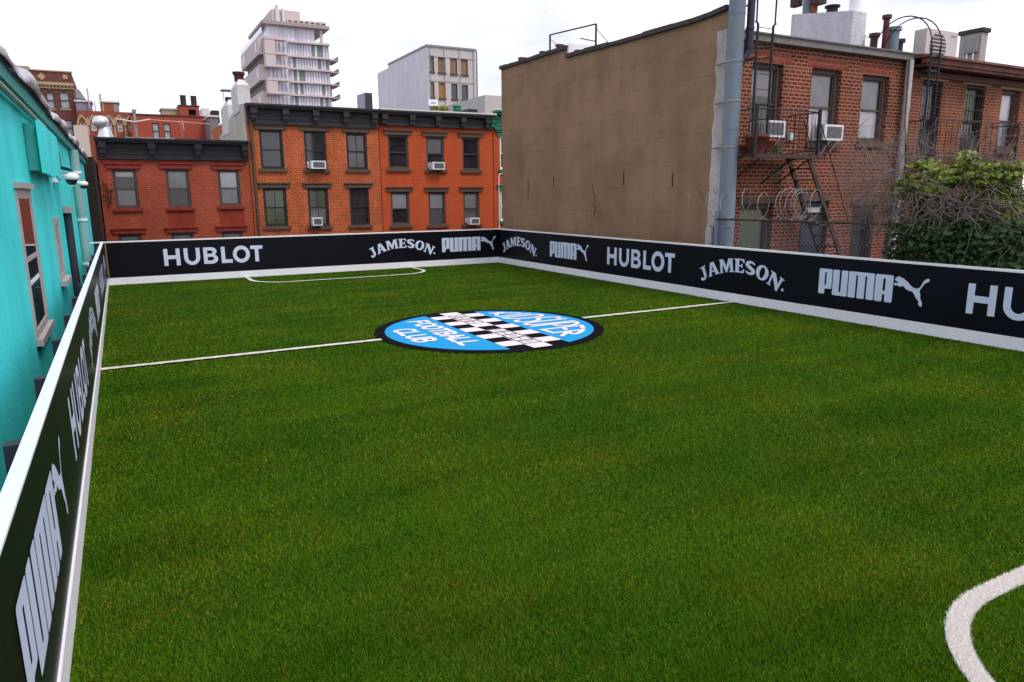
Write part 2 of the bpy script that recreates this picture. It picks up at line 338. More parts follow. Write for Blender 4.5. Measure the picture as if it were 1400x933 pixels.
for k in range(rows):
    y1, y0 = y_top-k*ch+.05, y_top-(k+1)*ch+.05
    for c in range(3):
        x0 = -BX + c*2*BX/3; x1 = x0 + 2*BX/3
        white = (k % 2 == 1) if c != 1 else (k % 2 == 0 or k in midtxt)
        if not white: continue
        ys = max(-math.sqrt(max(0, band_r**2-max(x0**2, x1**2))), y0); ye = min(math.sqrt(max(0, band_r**2-max(x0**2, x1**2))), y1)
        if ye-ys < .08: continue
        j = lambda: random.uniform(-.012, .012)
        flat(wh, [(x0+j(), ys+j()), (x1+j(), ys+j()), (x1+j(), ye+j()), (x0+j(), ye+j())], .0255)
flat(bl, [(-BX, -math.sqrt(RI*RI-BX*BX)), (BX, -math.sqrt(RI*RI-BX*BX)), (BX, math.sqrt(RI*RI-BX*BX)), (-BX, math.sqrt(RI*RI-BX*BX))], .0215)
bl.build('checker_band', EBLACK, em); wh.build('checker_squares', EWHITE, em)
# stroke letters: polylines in a 1 x 1 box
def arcp(cx, cy, rx, ry, a0, a1, n=10): return [(cx+rx*math.cos(math.radians(a0+(a1-a0)*k/n)), cy+ry*math.sin(math.radians(a0+(a1-a0)*k/n))) for k in range(n+1)]
HAND = {'F': [[(0,0),(.05,1),(.9,.95)], [(.05,.52),(.7,.5)]], 'O': [arcp(.5,.5,.5,.5,80,440,16)], 'T': [[(.5,0),(.5,.95)], [(0,1),(1,.95)]],
 'B': [[(.05,0),(.05,1)]+arcp(.3,.76,.5,.24,90,-90,8)+arcp(.35,.27,.55,.27,90,-90,8)+[(.05,0)]], 'A': [[(0,0),(.45,1),(.95,0)], [(.2,.36),(.75,.36)]],
 'L': [[(.05,1),(0,.05),(.85,0)]], 'C': [arcp(.55,.5,.52,.5,55,310,14)], 'U': [[(0,1),(.02,.35)]+arcp(.45,.33,.43,.33,180,360,8)+[(.9,1)]],
 'K': [[(0,0),(.05,1)], [(.85,1),(.1,.45),(.95,0)]], 'I': [[(.3,0),(.35,1)]], 'D': [[(0,0),(.05,1)]+arcp(.15,.5,.75,.5,85,-85,10)+[(0,0)]],
 'S': [arcp(.5,.75,.42,.25,40,250,8)+arcp(.48,.26,.45,.26,80,-150,8)], 'P': [[(0,0),(.05,1)]+arcp(.3,.73,.6,.27,90,-90,8)+[(.05,.46)]],
 'E': [[(.9,1),(.05,1),(0,0),(.9,.02)], [(.03,.52),(.7,.5)]], 'R': [[(0,0),(.05,1)]+arcp(.3,.75,.55,.25,90,-90,8)+[(.05,.5),(.95,0)]]}
def capsule(mb, pts, hw, z):
    for i, (a, b) in enumerate(zip(pts, pts[1:])):
        dx, dy = b[0]-a[0], b[1]-a[1]; l = math.hypot(dx,dy)
        if l < 1e-6: continue
        t = math.atan2(dy, dx); poly = [(a[0]+hw*math.cos(t+PI/2+PI*k/5), a[1]+hw*math.sin(t+PI/2+PI*k/5)) for k in range(6)] + [(b[0]+hw*math.cos(t-PI/2+PI*k/5), b[1]+hw*math.sin(t-PI/2+PI*k/5)) for k in range(6)]
        flat(mb, poly, z[0]); z[0] += .00002
def hand(mb, text, base, y0, y1, hw, z, gap=.18):
    n = len(text); wd = [(.5 if ch_ == 'I' else 1) for ch_ in text]; tot = sum(wd)+gap*(n-1); k = (y0-y1)/tot; y = y0
    for ch_, w in zip(text, wd):
        for st in HAND[ch_]:
            P = []
            for a, b in st:
                yy = y-a*w*k; x0, x1 = base(yy); P.append((x0+(x1-x0)*b-ex, yy-ey))
            capsule(mb, P, hw, z)
        y -= (w+gap)*k
wt = MB(); z = [.0265]
hand(wt, 'FOOTBALL', lambda y: (4.60, 4.94), 12.62, 10.12, .042, z)
hand(wt, 'CLUB', lambda y: (4.05, 4.40), 11.95, 10.70, .042, z)
wt.build('lettering', EWHITE, em)
wt = MB(); z = [.0265]
hand(wt, 'KIDSUPER', lambda y: (6.37, 5.66+math.sqrt(max(.3, 1.68**2-(y-11.31)**2))), 12.70, 9.98, .043, z)
wt.build('lettering', EWHITE, em)
# outlined block letters on the white middle squares
z = [.0265]
def outline(y0, y1, n):
    ol = MB()
    w = (y0-y1)/n
    for i in range(n):
        a, b = y0-w*i-.03, y0-w*(i+1)+.02
        for P in ([(-.15,a),(.16,a),(.16,b),(-.15,b),(-.15,a)], [(.0,a-.02),(.0,b+.1)] if i % 2 else [(-.06,(a+b)/2),(.07,(a+b)/2)]): capsule(ol, P, .013, z)
    ol.build('block_outlines', EBLACK, em)
yy = lambda k: y_top-k*ch+.05
outline(yy(1), yy(4), 4); outline(yy(6), yy(10), 5)
# --- grass blades
def blades(n, accept, tint, name, kind_stuff=True, density_pow=True):
    pts = []
    tot = 0
    while tot < n:
        k = 400000
        r = 1.5*np.exp(rng.random(k)*np.log(26/1.5)); th = rng.uniform(-.35, PI/2+.05, k)
        x, y = r*np.sin(th), r*np.cos(th)
        ok = accept(x, y); p = np.stack([x[ok], y[ok]], 1); pts.append(p); tot += len(p)
    return np.concatenate(pts)[:n]
def seg_dist(x, y, path):
    d = np.full(x.shape, 9.)
    for a, b in zip(path, path[1:]):
        ax, ay = a; bx, by = b; dx, dy = bx-ax, by-ay; l2 = dx*dx+dy*dy+1e-12
        t = np.clip(((x-ax)*dx+(y-ay)*dy)/l2, 0, 1); d = np.minimum(d, np.hypot(x-ax-t*dx, y-ay-t*dy))
    return d
def green_ok(x, y):
    ok = (x > XL+.015) & (x < XR-.02) & (y > -.5) & (y < YF-.02)
    ok &= np.hypot(x-EC[0], y-EC[1]) > ER-.01
    ok &= ~((np.abs(y-YM) < LW+.008))
    ok &= seg_dist(x, y, FAR_BOX) > LW-.004
    ok &= seg_dist(x, y, NEAR_BOX) > LW+.004
    return ok
def blade_mesh(name, p, tints, mt, h0=.020, stuff=True):
    n = len(p); d = np.hypot(p[:,0], p[:,1]); d3 = np.sqrt(d*d+CAMH**2)
    w = np.clip(.0009*d3, .0022, .014)*rng.uniform(.7, 1.3, n); h = h0*rng.uniform(.65, 1.25, n)
    a = rng.uniform(0, 2*PI, n); l = rng.uniform(.2, 1.1, n)*h0; b = a + rng.uniform(-1.2, 1.2, n)
    v = np.zeros((n, 3, 3)); v[:,0,0] = p[:,0]-np.cos(a)*w/2; v[:,0,1] = p[:,1]-np.sin(a)*w/2
    v[:,1,0] = p[:,0]+np.cos(a)*w/2; v[:,1,1] = p[:,1]+np.sin(a)*w/2
    v[:,2,0] = p[:,0]-np.sin(b)*l; v[:,2,1] = p[:,1]+np.cos(b)*l; v[:,2,2] = h; v[:,:2,2] = .001
    me = bpy.data.meshes.new(name); me.vertices.add(3*n); me.vertices.foreach_set('co', v.ravel())
    me.loops.add(3*n); me.loops.foreach_set('vertex_index', np.arange(3*n, dtype=np.int32)); me.polygons.add(n); me.polygons.foreach_set('loop_start', np.arange(0, 3*n, 3, dtype=np.int32))
    me.update(); ca = me.color_attributes.new('tint', 'FLOAT_COLOR', 'POINT')
    ca.data.foreach_set('color', np.repeat(np.concatenate([tints, np.ones((n,1))], 1), 3, axis=0).astype(np.float32).ravel())
    me.materials.append(mt); o = bpy.data.objects.new(name, me); C.objects.link(o); return o
NB = 1500000
p = blades(NB, green_ok, None, 'grass')
g = np.array(GREEN)[None]*rng.uniform(.72, 1.25, (NB,1)); yel = rng.random(NB) < .06*(1+np.sin(p[:,0]*2.1+1)*np.sin(p[:,1]*1.7))
g[yel] = np.array([.26,.24,.03])*rng.uniform(.6,1.2,(yel.sum(),1))
grass = blade_mesh('grass', p, g, BLADE); grass['kind'] = 'stuff'
PILE = mat('white_pile', (.88,.82,.79), 1, .12, 60, spec=.03)
def near_ok(x, y): return (seg_dist(x, y, NEAR_BOX) < LW-.001) & (y > -.3) & (x > 2.6) & (x < 9)
k = 110000; q = blades(k, near_ok, None, 'line')
wb = blade_mesh('pile', q, np.array([[.95,.86,.81]])*rng.uniform(.8,1.2,(k,1)), PILE, .021)
wb.parent = near_line; wb.location = -Vector(near_line.location)
# ------------------------------------------------------------------ perimeter boards
def tri(F, polys, n=.004):
    """flat lettering on a wall: polys = [(outer, [holes])] in (u, z)"""
    mb = MB()
    for outer, holes in polys:
        rings = [outer]+holes; pts = [q for rg in rings for q in rg]
        fs = geometry.tessellate_polygon([[Vector((a, b, 0)) for a, b in rg] for rg in rings])
        vs = [F.p(a, n, b) for a, b in pts]; out = []
        for f in fs:
            a, b, c = [Vector(vs[i]) for i in f]; out.append(tuple(f) if (b-a).cross(c-a).dot(F.n) > 0 else tuple(f[::-1]))
        mb.add(vs, out)
    return mb
def ell(cx, cy, rx, ry, n=28): return [(cx+rx*math.cos(2*PI*k/n), cy+ry*math.sin(2*PI*k/n)) for k in range(n)]
def strip(path, w0):
    L_, R_ = [], []
    for i, p_ in enumerate(path):
        a, b = path[max(i-1,0)], path[min(i+1,len(path)-1)]; dx, dy = b[0]-a[0], b[1]-a[1]; l = math.hypot(dx,dy)
        w = w0[i] if isinstance(w0, list) else w0
        L_.append((p_[0]-dy/l*w, p_[1]+dx/l*w)); R_.append((p_[0]+dy/l*w, p_[1]-dx/l*w))
    return L_+R_[::-1]
def rnd(pts, r=.06):          # round the corners of a polygon
    out = []; n = len(pts)
    for i in range(n):
        p0, p1, p2 = Vector(pts[i-1]), Vector(pts[i]), Vector(pts[(i+1) % n]); a = p0-p1; b = p2-p1; k = min(r, a.length*.45, b.length*.45)
        a = p1+a.normalized()*k; b = p1+b.normalized()*k
        for t in (0,.25,.5,.75,1): q = a*(1-t)**2+p1*2*t*(1-t)+b*t*t; out.append((q.x, q.y))
    return out
s_ = .115                     # half stroke
GEO = {'H': (.92, [([(0,0),(.23,0),(.23,.39),(.69,.39),(.69,0),(.92,0),(.92,1),(.69,1),(.69,.61),(.23,.61),(.23,1),(0,1)], [])]),
 'U': (.93, [([(0,1),(0,.45)]+arcp(.465,.44,.465,.46,180,360,16)+[(.93,1),(.70,1),(.70,.45)]+arcp(.465,.44,.235,.25,360,180,12)+[(.23,1)], [])]),
 'B': (.85, [([(0,0)]+[(.5,0)]+arcp(.5,.29,.35,.29,-90,70,8)+[(.66,.54)]+arcp(.46,.75,.33,.25,-35,90,8)+[(0,1)], [[(.23,.2),(.23,.42)]+arcp(.48,.31,.13,.11,90,-90,6), [(.23,.61),(.23,.81)]+arcp(.44,.71,.11,.10,90,-90,6)])]),
 'L': (.66, [([(0,0),(.66,0),(.66,.22),(.23,.22),(.23,1),(0,1)], [])]), 'O': (1.04, [(ell(.52,.5,.52,.53), [ell(.52,.5,.29,.30)])]),
 'T': (.76, [([(.265,0),(.495,0),(.495,.79),(.76,.79),(.76,1),(0,1),(0,.79),(.265,.79)], [])])}
def word_geo(u0, u1, z0, z1):
    gaps = {'HU': .22, 'UB': .2, 'BL': .2, 'LO': .04, 'OT': .05}; x = 0; out = []
    for i, ch_ in enumerate('HUBLOT'):
        w, P = GEO[ch_]; out += [([(x+a, b) for a, b in o], [[(x+a, b) for a, b in h] for h in hs]) for o, hs in P]
        x += w + gaps.get('HUBLOT'[i:i+2], 0)
    k = (u1-u0)/x; f = lambda q: (u0+q[0]*k, z0+q[1]*(z1-z0))
    return [([f(q) for q in o], [[f(q) for q in h] for h in hs]) for o, hs in out]
HEAVY = {'P': (.63, [(rnd([(0,0),(.3,0),(.3,.22),(.63,.22),(.63,1),(0,1)], .06), [[(.28,.36),(.28,.86),(.36,.86),(.36,.36)]])]),
 'U': (.70, [(rnd([(0,1),(0,0),(.7,0),(.7,1),(.40,1),(.40,.14),(.31,.14),(.31,1)], .05), [])]),
 'M': (1.14, [(rnd([(0,0),(0,1),(1.14,1),(1.14,0),(.82,0),(.82,.87),(.74,.87),(.74,0),(.41,0),(.41,.87),(.33,.87),(.33,0)], .05), [])]),
 'A': (.75, [(rnd([(0,0),(0,1),(.75,1),(.75,0),(.43,0),(.43,.28),(.33,.28),(.33,0)], .07), [[(.33,.41),(.33,.86),(.43,.86),(.43,.41)]])])}
def word_heavy(u0, u1, z0, z1):
    x = 0; out = []
    for ch_ in 'PUMA':
        w, P = HEAVY[ch_]; out += [([(x+a, b) for a, b in o], [[(x+a, b) for a, b in h] for h in hs]) for o, hs in P]; x += w+.045
    x -= .045; k = (u1-u0)/x; f = lambda q: (u0+q[0]*k, z0+q[1]*(z1-z0))
    return [([f(q) for q in o], [[f(q) for q in h] for h in hs]) for o, hs in out]
CATPX = [(935,222),(955,220),(960,232),(985,238),(1010,258),(1035,280),(1060,310),(1085,335),(1110,348),(1140,350),(1160,340),(1175,320),(1190,290),(1205,270),(1225,253),(1245,246),(1262,250),(1265,265),(1255,278),(1235,287),(1215,297),(1195,320),(1175,350),(1160,368),(1158,385),(1165,410),(1163,440),(1168,470),(1180,490),(1182,520),(1175,545),(1160,540),(1145,525),(1142,505),(1150,490),(1130,465),(1110,435),(1095,400),(1080,382),(1050,375),(1025,362),(1000,340),(985,320),(965,330),(940,325),(920,312),(905,318),(890,310),(888,295),(900,288),(915,292),(935,285),(930,275),(905,265),(900,250),(915,232)]
_c = [at(1110+a/7.778, 350+b/7.778, 'X', XR) for a, b in CATPX]
_c = [(-q.y, q.z) for q in _c]; _u0c = min(q[0] for q in _c); _u1c = max(q[0] for q in _c)
CAT = [((a-_u0c)/(_u1c-_u0c), b) for a, b in _c]
def cat(u0, u1): return [([(u0+a*(u1-u0), b) for a, b in CAT], [])]
SERIF = {'J': (.62, [([(.18,1),(.62,1),(.62,.94),(.54,.9),(.54,.25),(.46,.06),(.27,-.05),(.06,.02),(0,.17),(.06,.28),(.17,.26),(.22,.13),(.3,.15),(.32,.25),(.32,.9),(.18,.94)], [])]),
 'A': (.92, [([(0,0),(.32,0),(.32,.06),(.27,.1),(.31,.25),(.56,.25),(.6,.1),(.54,.06),(.54,0),(.92,0),(.92,.06),(.86,.1),(.6,1),(.34,1),(.08,.1),(0,.06)], [[(.35,.37),(.52,.37),(.44,.72)]])]),
 'M': (1.1, [([(0,0),(.28,0),(.28,.06),(.22,.1),(.27,.62),(.48,0),(.58,0),(.81,.62),(.83,.1),(.76,.06),(.76,0),(1.1,0),(1.1,.06),(1.05,.1),(1.0,.9),(1.05,.94),(1.05,1),(.73,1),(.54,.45),(.35,1),(.04,1),(.04,.94),(.1,.9),(.06,.1),(0,.06)], [])]),
 'E': (.74, [([(0,0),(.7,0),(.74,.28),(.66,.28),(.55,.1),(.34,.1),(.34,.45),(.48,.45),(.52,.36),(.58,.36),(.58,.64),(.52,.64),(.48,.55),(.34,.55),(.34,.9),(.54,.9),(.62,.74),(.7,.74),(.68,1),(0,1),(0,.94),(.08,.9),(.08,.1),(0,.06)], [])]),
 'S': (.72, [(strip(arcp(.37,.73,.26,.18,20,235,10)+arcp(.34,.27,.27,.18,60,-165,10), [.05,.06,.07,.08,.09,.1,.11,.12,.13,.13,.13,.13,.13,.13,.12,.11,.1,.09,.08,.07,.06,.05]), [])]),
 'O': (.86, [(ell(.43,.5,.43,.53), [ell(.43,.5,.17,.40)])]),
 'N': (.94, [([(0,0),(.3,0),(.3,.06),(.22,.1),(.22,.66),(.72,-.04),(.84,-.04),(.84,.9),(.94,.94),(.94,1),(.62,1),(.62,.94),(.7,.9),(.7,.42),(.32,1),(0,1),(0,.94),(.1,.88),(.1,.1),(0,.06)], [])])}
def word_serif(u0, u1, z0, z1):
    """letters fanned over an arch between z0 and z1"""
    x = 0; out = []; lay = 'JAMESON'
    for ch_ in lay:
        w, P = SERIF[ch_]; out += [([(x+a, b) for a, b in o], [[(x+a, b) for a, b in h] for h in hs]) for o, hs in P]; x += w+.05
    W_ = x-.05; half = math.radians(31); hl = .30; R = 1.0
    Rb = (u1-u0)/2/math.sin(half)*.96                 # baseline radius
    uc = (u0+u1)/2; zc = z1-(Rb+hl)
    def dens(p):                                      # extra points keep the letter edges bending with the arch
        o = []
        for a, b in zip(p, p[1:]+p[:1]):
            k = max(1, int(math.dist(a,b)/.3)); o += [(a[0]+(b[0]-a[0])*i/k, a[1]+(b[1]-a[1])*i/k) for i in range(k)]
        return o
    def f(q):
        t = (q[0]/W_-.5)*2*half; r = Rb+q[1]*hl; return (uc+r*math.sin(t), zc+r*math.cos(t))
    res = [([f(q) for q in dens(o)], [[f(q) for q in dens(h)] for h in hs]) for o, hs in out]
    e = f((W_+.16, .35)); res.append((ell(e[0], e[1], .032, .032, 12), []))
    return res
REGD = None
ZA, ZB = .46, .94
FR = Frame((XR, YF, 0), (0,-1,0)); FF = Frame((0, YF, 0), (1,0,0)); FL_ = Frame((XL, 0, 0), (0,1,0))
BOLT = mat('screw_heads', (.2,.2,.22), .4, .1, 3, metal=.6)
def board(F, u0, u1, label, ends=(0,0), seams=2.44, zc=1.165, lip=.008, back=-.085):
    b = thing('perimeter_board', label, 'board', F.p((u0+u1)/2, 0, 0), 'advertising boards round the pitch')
    mb = MB(); u = u0
    while u < u1-.01:
        e = min(u+seams, u1); F.box(mb, u+.0015, e-.0015, -.045, 0, .19, zc-.002); u = e
    mb.build('panel', BLACKV, b)
    mb = MB(); u = u0+1.1; F.box(mb, u0, min(u, u1), -.05, .014, -.02, .196)
    while u < u1: e = min(u+3.05, u1); F.box(mb, u+.002, e, -.05, .014+random.uniform(-.002,.002), -.02, .196+random.uniform(-.003,.003)); u = e
    mb.build('kickboard', WHITE, b)
    mb = MB(); u = u0-ends[0]
    while u < u1+ends[1]-.01: e = min(u+3.66, u1+ends[1]); F.box(mb, u+.001, e-.001, back, lip, zc, max(1.2, zc+.014)+random.uniform(-.002,.002)); u = e
    mb.build('cap_rail', WHITE, b)
    return b
def logos(F, b, items):
    for kind, a, c in items:
        if kind == 'g': tri(F, word_geo(a, c, ZA, ZB)).build('lettering', LETTER, b)
        elif kind == 's': tri(F, word_serif(a, c, .43, .97)).build('lettering', LETTER, b)
        else:
            k = a+(c-a)*.705; tri(F, word_heavy(a, k, ZA, ZB)).build('lettering', LETTER, b); tri(F, cat(k+.01, c)).build('cat_emblem', LETTER, b)
bf = board(FF, XL+.001, XR+.045, 'long black advertising board along the far end below the red brick row houses', (.38, 0))
logos(FF, bf, [('g', .97, 3.68), ('s', 7.03, 9.2), ('p', 9.55, 11.62)])
br = board(FR, .012, 22.3, 'black advertising board along the right touchline in front of the tan wall and vines')
logos(FR, br, [('s', YF-22.28, YF-20.05), ('p', YF-19.13, YF-17.0), ('g', YF-16.1, YF-13.33), ('s', YF-12.42, YF-10.12), ('p', YF-9.2, YF-7.05), ('g', YF-6.42, YF-3.65), ('s', YF-2.7, YF-.45)])
lb = board(FL_, .2, YF-.06, 'black advertising board seen edge-on along the teal building, leaning into the left foreground', zc=1.194, lip=.003, back=-.066)
logos(FL_, lb, [('p', 2.88, 5.05), ('g', 5.95, 8.65), ('s', 9.6, 11.9), ('p', 12.75, 14.9), ('g', 15.8, 18.55), ('s', 19.5, 21.8)])
pm = MB().box(-.030,.030,-.045,.045,0,1.15)
for i in range(14):
    mb = MB(); y = 1.2+1.548*i; mb.box(XL-.165, XL-.09, y-.05, y+.05, 0, 1.15); mb.box(XL-.09, XL-.05, y-.03, y+.03, .25, .3); mb.box(XL-.09, XL-.05, y-.03, y+.03, .95, 1.0)
    mb.build('post', PURPLE, lb)
MB().box(XL+.015, XL+.05, YF-.055, YF-.02, .2, 1.13).solo('corner_strip', mat('brass', (.30,.20,.07), .5, .25, 6, metal=.4), 'thin brass coloured corner strip joining the left and far black boards', 'strip')
# ------------------------------------------------------------------ teal building on the left
TEAL = mat('teal_stucco', (.055,.74,.74), .75, .08, 1.2, stain=.10, bump=.25, bscale=25, spec=.2)
TEALD = mat('teal_fascia', (.03,.30,.27), .6, .2, 3)
TX, TY1, TZ = -.87, 27.4, 3.60
FT = Frame((TX, 0, 0), (0,1,0))
tb = thing('teal_building', 'bright teal stucco building with crinkled silver roof edge along the left side', 'building', (TX-3, 13, GZ))
th = [(8.42, 9.72, 1.0, 2.48), (12.36, 13.24, 1.19, 2.1)]
mb = MB(); FT.wall(mb, -6, TY1, GZ, TZ, th); mb.add([(TX,TY1,GZ),(TX-6,TY1,GZ),(TX-6,TY1,TZ),(TX,TY1,TZ)], [(0,1,2,3)]); mb.add([(TX,-6,GZ),(TX,-6,TZ),(TX-6,-6,TZ),(TX-6,-6,GZ)], [(0,1,2,3)])
mb.build('wall', [TEAL, DARK], tb)
MB().box(TX-6, TX-.02, -6, TY1, TZ-.02, TZ+.05).build('roof', ROOFD, tb)
mb = MB(); FT.box(mb, -6, TY1+.03, .002, .07, TZ-.15, TZ+.02); mb.build('fascia', TEALD, tb)
# crinkled silver flashing along the eave
FOIL = mat('silver_flashing', (.46,.45,.46), .35, .3, 2, metal=.7)
mb = MB(); n = 150; vs = []; fs = []
prof = [(.13, TZ+.0), (.15, TZ+.05), (.10, TZ+.13), (-.05, TZ+.2), (-.35, TZ+.2)]
for i in range(n):
    y = 5 + (TY1+.05-5)*i/(n-1); w1 = .030*math.sin(y*1.3)+.022*math.sin(y*3.1+1)+random.uniform(-.008,.008)
    for j, (a, b) in enumerate(prof):
        k = [.35, .9, 1.2, 1.1, .2][j]; vs.append(FT.p(y, a+w1*.7*k, b+w1*k+(.03*math.sin(y*5+j) if j in (1,2,3) else 0)))
    if i:
        for j in range(4): fs.append(((i-1)*5+j, i*5+j, i*5+j+1, (i-1)*5+j+1))
mb.add(vs, fs, 0, True); mb.build('roof_flashing', FOIL, tb)
def window(root, F, u0, u1, z0, z1, sash, top=None, bot=None, rec=.09, fw=.055, rail=True, muntin=0, sill=None, lintel=None, split=.5, sill_m=STONE, lint_m=STONE, bars=False, topfrac=1.0):
    """double hung window in a wall opening: the frame is the part; sashes, pane, shades, sill and lintel its sub-parts"""
    mb = MB()
    for a, b, c, d in ((u0,u0+fw,z0,z1),(u1-fw,u1,z0,z1),(u0+fw,u1-fw,z1-fw,z1),(u0+fw,u1-fw,z0,z0+fw*.8)): F.box(mb, a, b, -rec-.05, -rec+.05, c, d)
    w = mb.build('window', sash, root)
    a, b, c, d = u0+fw, u1-fw, z0+fw*.8, z1-fw; zm = c+(d-c)*split; s = .035
    mb = MB()
    for (x0,x1,y0,y1,nn) in ((a,a+s,zm,d,-.0),(b-s,b,zm,d,0),(a+s,b-s,d-s,d,0),(a,b,zm-s,zm+s*.4,0),(a,a+s,c,zm-s,-.03),(b-s,b,c,zm-s,-.03),(a+s,b-s,c,c+s*1.4,-.03)):
        F.box(mb, x0, x1, -rec-.035+nn, -rec+.012+nn, y0, y1)
    if muntin:
        for k in range(1, muntin):
            x = a+(b-a)*k/muntin; F.box(mb, x-.009, x+.009, -rec-.02, -rec+.004, zm+s*.4, d-s); F.box(mb, x-.009, x+.009, -rec-.05, -rec-.024, c+s*1.4, zm-s)
    mb.build('sash', sash, w)
    mb = MB(); zs_ = d-(d-zm)*topfrac if top else d
    for n_, lo, hi, k in ((-.012,zm,zs_,1),(-.012,zs_,d,0),(-.045,c,zm,0 if bot else 1)):
        if hi-lo > .01: mb.add([F.p(a+.001,-rec+n_,lo), F.p(b-.001,-rec+n_,lo), F.p(b-.001,-rec+n_,hi), F.p(a+.001,-rec+n_,hi)], [(0,1,2,3)], k)
    mb.build('pane', [GLASS, DGLASS], w)
    for mt, lo, hi, nm in ((top, d-(d-zm)*topfrac, d, 'shade'), (bot, c, zm, 'shade')):
        if mt: mb = MB(); F.box(mb, a, b, -rec-.068, -rec-.058, lo+.01, hi-.005); mb.build(nm, mt, w)
    if sill: mb = MB(); F.box(mb, u0-sill, u1+sill, -.04, .085, z0-.13, z0-.002); mb.build('sill', sill_m, w)
    if lintel:
        mb = MB(); F.box(mb, u0-lintel, u1+lintel, -.03, .06, z1+.002, z1+.17); F.box(mb, u0-lintel-.05, u1+lintel+.05, -.03, .11, z1+.172, z1+.22); mb.build('lintel', lint_m, w)
    return w
TRIM = mat('weathered_white_trim', (.38,.345,.34), .6, .12, 5)
def flush_window(u0, u1, z0, z1, zm, shade):   # vinyl window sitting flush with the stucco
    mb = MB(); fw = .075
    for a, b, c, d in ((u0-.02,u0+fw,z0,z1),(u1-fw,u1+.02,z0,z1),(u0+fw,u1-fw,z1-fw*1.3,z1),(u0+fw,u1-fw,z0,z0+fw)): FT.box(mb, a, b, -.05, .018, c, d)
    w = mb.build('window', TRIM, tb); a, b = u0+fw, u1-fw
    mb = MB(); FT.box(mb, a, b, -.03, .012, zm-.025, zm+.025); FT.box(mb, b-.10, b, -.03, .010, z0+fw, zm-.026); FT.box(mb, b-.10, b, -.03, .012, zm+.026, z1-fw*1.3); mb.build('sash', TRIM, w)
    mb = MB(); FT.box(mb, a, b-.10, -.03, .006, z0+fw, zm-.025); FT.box(mb, a, b-.10, -.03, .008, zm+.025, z1-fw*1.3); mb.build('pane', mat('mirror_glass', (.03,.035,.04), .03, .2, 2, spec=.9) if not shade else mat('frosted_pane', (.33,.33,.34), .35, .1, 3), w)
    return w
w1 = flush_window(*th[0], 1.78, False); w2 = flush_window(*th[1], 1.66, True)
mb = MB(); FT.box(mb, 8.38, 9.76, -.02, .055, 2.482, 2.54); mb.build('head_trim', TRIM, w1)
mb = MB(); FT.box(mb, 8.38, 9.76, -.02, .065, .93, .998); mb.build('sill', TRIM, w1)
mb = MB(); FT.box(mb, 12.30, 13.30, -.02, .09, 1.11, 1.188); mb.build('sill', TRIM, w2)
# boarded vent hatch, junction box, conduit, pipes
mb = MB(); FT.box(mb, 10.05, 12.75, .005, .13, 2.70, 3.22); hb_ = mb.build('vent_hatch', TEALD, tb)
mb = MB()
for k in range(12):
    u = 9.98+2.8*k/12; FT.box(mb, u, u+.232, .132, .165, 2.66+random.uniform(-.02,.02), 3.26)
mb.build('hatch_boards', TEAL, hb_)
mb = MB(); FT.box(mb, 13.15, 14.35, .002, .10, 2.90, 3.12); mb.build('junction_box', mat('teal_grey_box', (.08,.16,.17), .6, .1, 4), tb)
mb = MB(); mb.tube([FT.p(2,.06,3.36), FT.p(12.2,.06,3.36), FT.p(12.8,.06,3.30), FT.p(13.0,.06,3.12), FT.p(13.1,.06,3.0)], .03, 8); mb.build('conduit', mat('conduit_paint', (.25,.27,.22), .5, .1, 4), tb)
mb = MB(); mb.tube([FT.p(14.85,.06,.0), FT.p(14.85,.06,2.15)], .065, 10); pp_ = mb.build('drain_pipe', PURPLE, tb)
mb = MB(); FT.box(mb, 14.72, 14.98, .0, .15, 2.13, 2.24); mb.build('pipe_cap', TRIM, pp_)
mb = MB(); mb.tube([FT.p(19.2,.09,-.02), FT.p(19.2,.09,3.44)], .10, 12); dp = mb.build('downspout', mat('pale_teal_pipe', (.23,.38,.38), .5, .1, 3), tb)
for z_ in (.9, 1.9, 2.95): mb = MB(); mb.tube([FT.p(19.2,.09,z_-.03), FT.p(19.2,.09,z_+.03)], .115, 12); mb.build('pipe_strap', WHITE, dp)
EDGE = mat('sandy_edge', (.30,.17,.07), .95, .35, 30)
structure(ribbon(MB(), [(XL+.022,.2),(XL+.024,2.2),(XL+.026,3.6)], .010, .022, .006), 'sandy_edge', EDGE)
# wall cameras
def wall_camera(y, z, label, s=1.0, box=True):
    t = thing('security_camera', label, 'camera', FT.p(y, 0, z), 'wall cameras')
    mb = MB()
    if box: FT.box(mb, y-.17*s, y+.17*s, .0, .10*s, z-.10*s, z+.12*s)
    else: FT.box(mb, y-.08*s, y+.08*s, .0, .06*s, z-.06*s, z+.08*s)
    mb.build('wall_plate', WHITE, t)
    c = FT.p(y, .34*s, z); mb = MB(); mb.tube([FT.p(y, .05, z+.05*s), FT.p(y, .34*s, z+.05*s)], .045*s, 8)
    mb.lathe(c, [(.13*s,-.045*s),(.15*s,-.02*s),(.15*s,.04*s),(.11*s,.08*s),(.03*s,.10*s)], 18); mb.build('housing', WHITE, t)
    mb = MB(); mb.lathe(c, [(.02*s,-.16*s),(.07*s,-.14*s),(.10*s,-.10*s),(.115*s,-.046*s)], 18); mb.build('dome', mat('smoked_dome', (.02,.02,.022), .12, .1, 2, spec=.6), t)
    return t
qc = at(92, 243, 'X', TX+.2); qd = at(109, 252, 'X', TX+.16)
wall_camera(qc.y, qc.z, 'larger white dome security camera on the teal wall under the dark solar panel', .74)
wall_camera(qd.y, qd.z, 'smaller white dome security camera on the teal wall nearest the pale downspout', .66, False)
t = thing('solar_flood_light', 'dark tilted solar panel light above the dome camera on the teal wall', 'light', FT.p(qc.y+.5, 0, qc.z+.1))
mb = MB(); FT.box(mb, qc.y+.4, qc.y+.6, 0, .05, qc.z+.10, qc.z+.2); mb.build('wall_plate', WHITE, t)
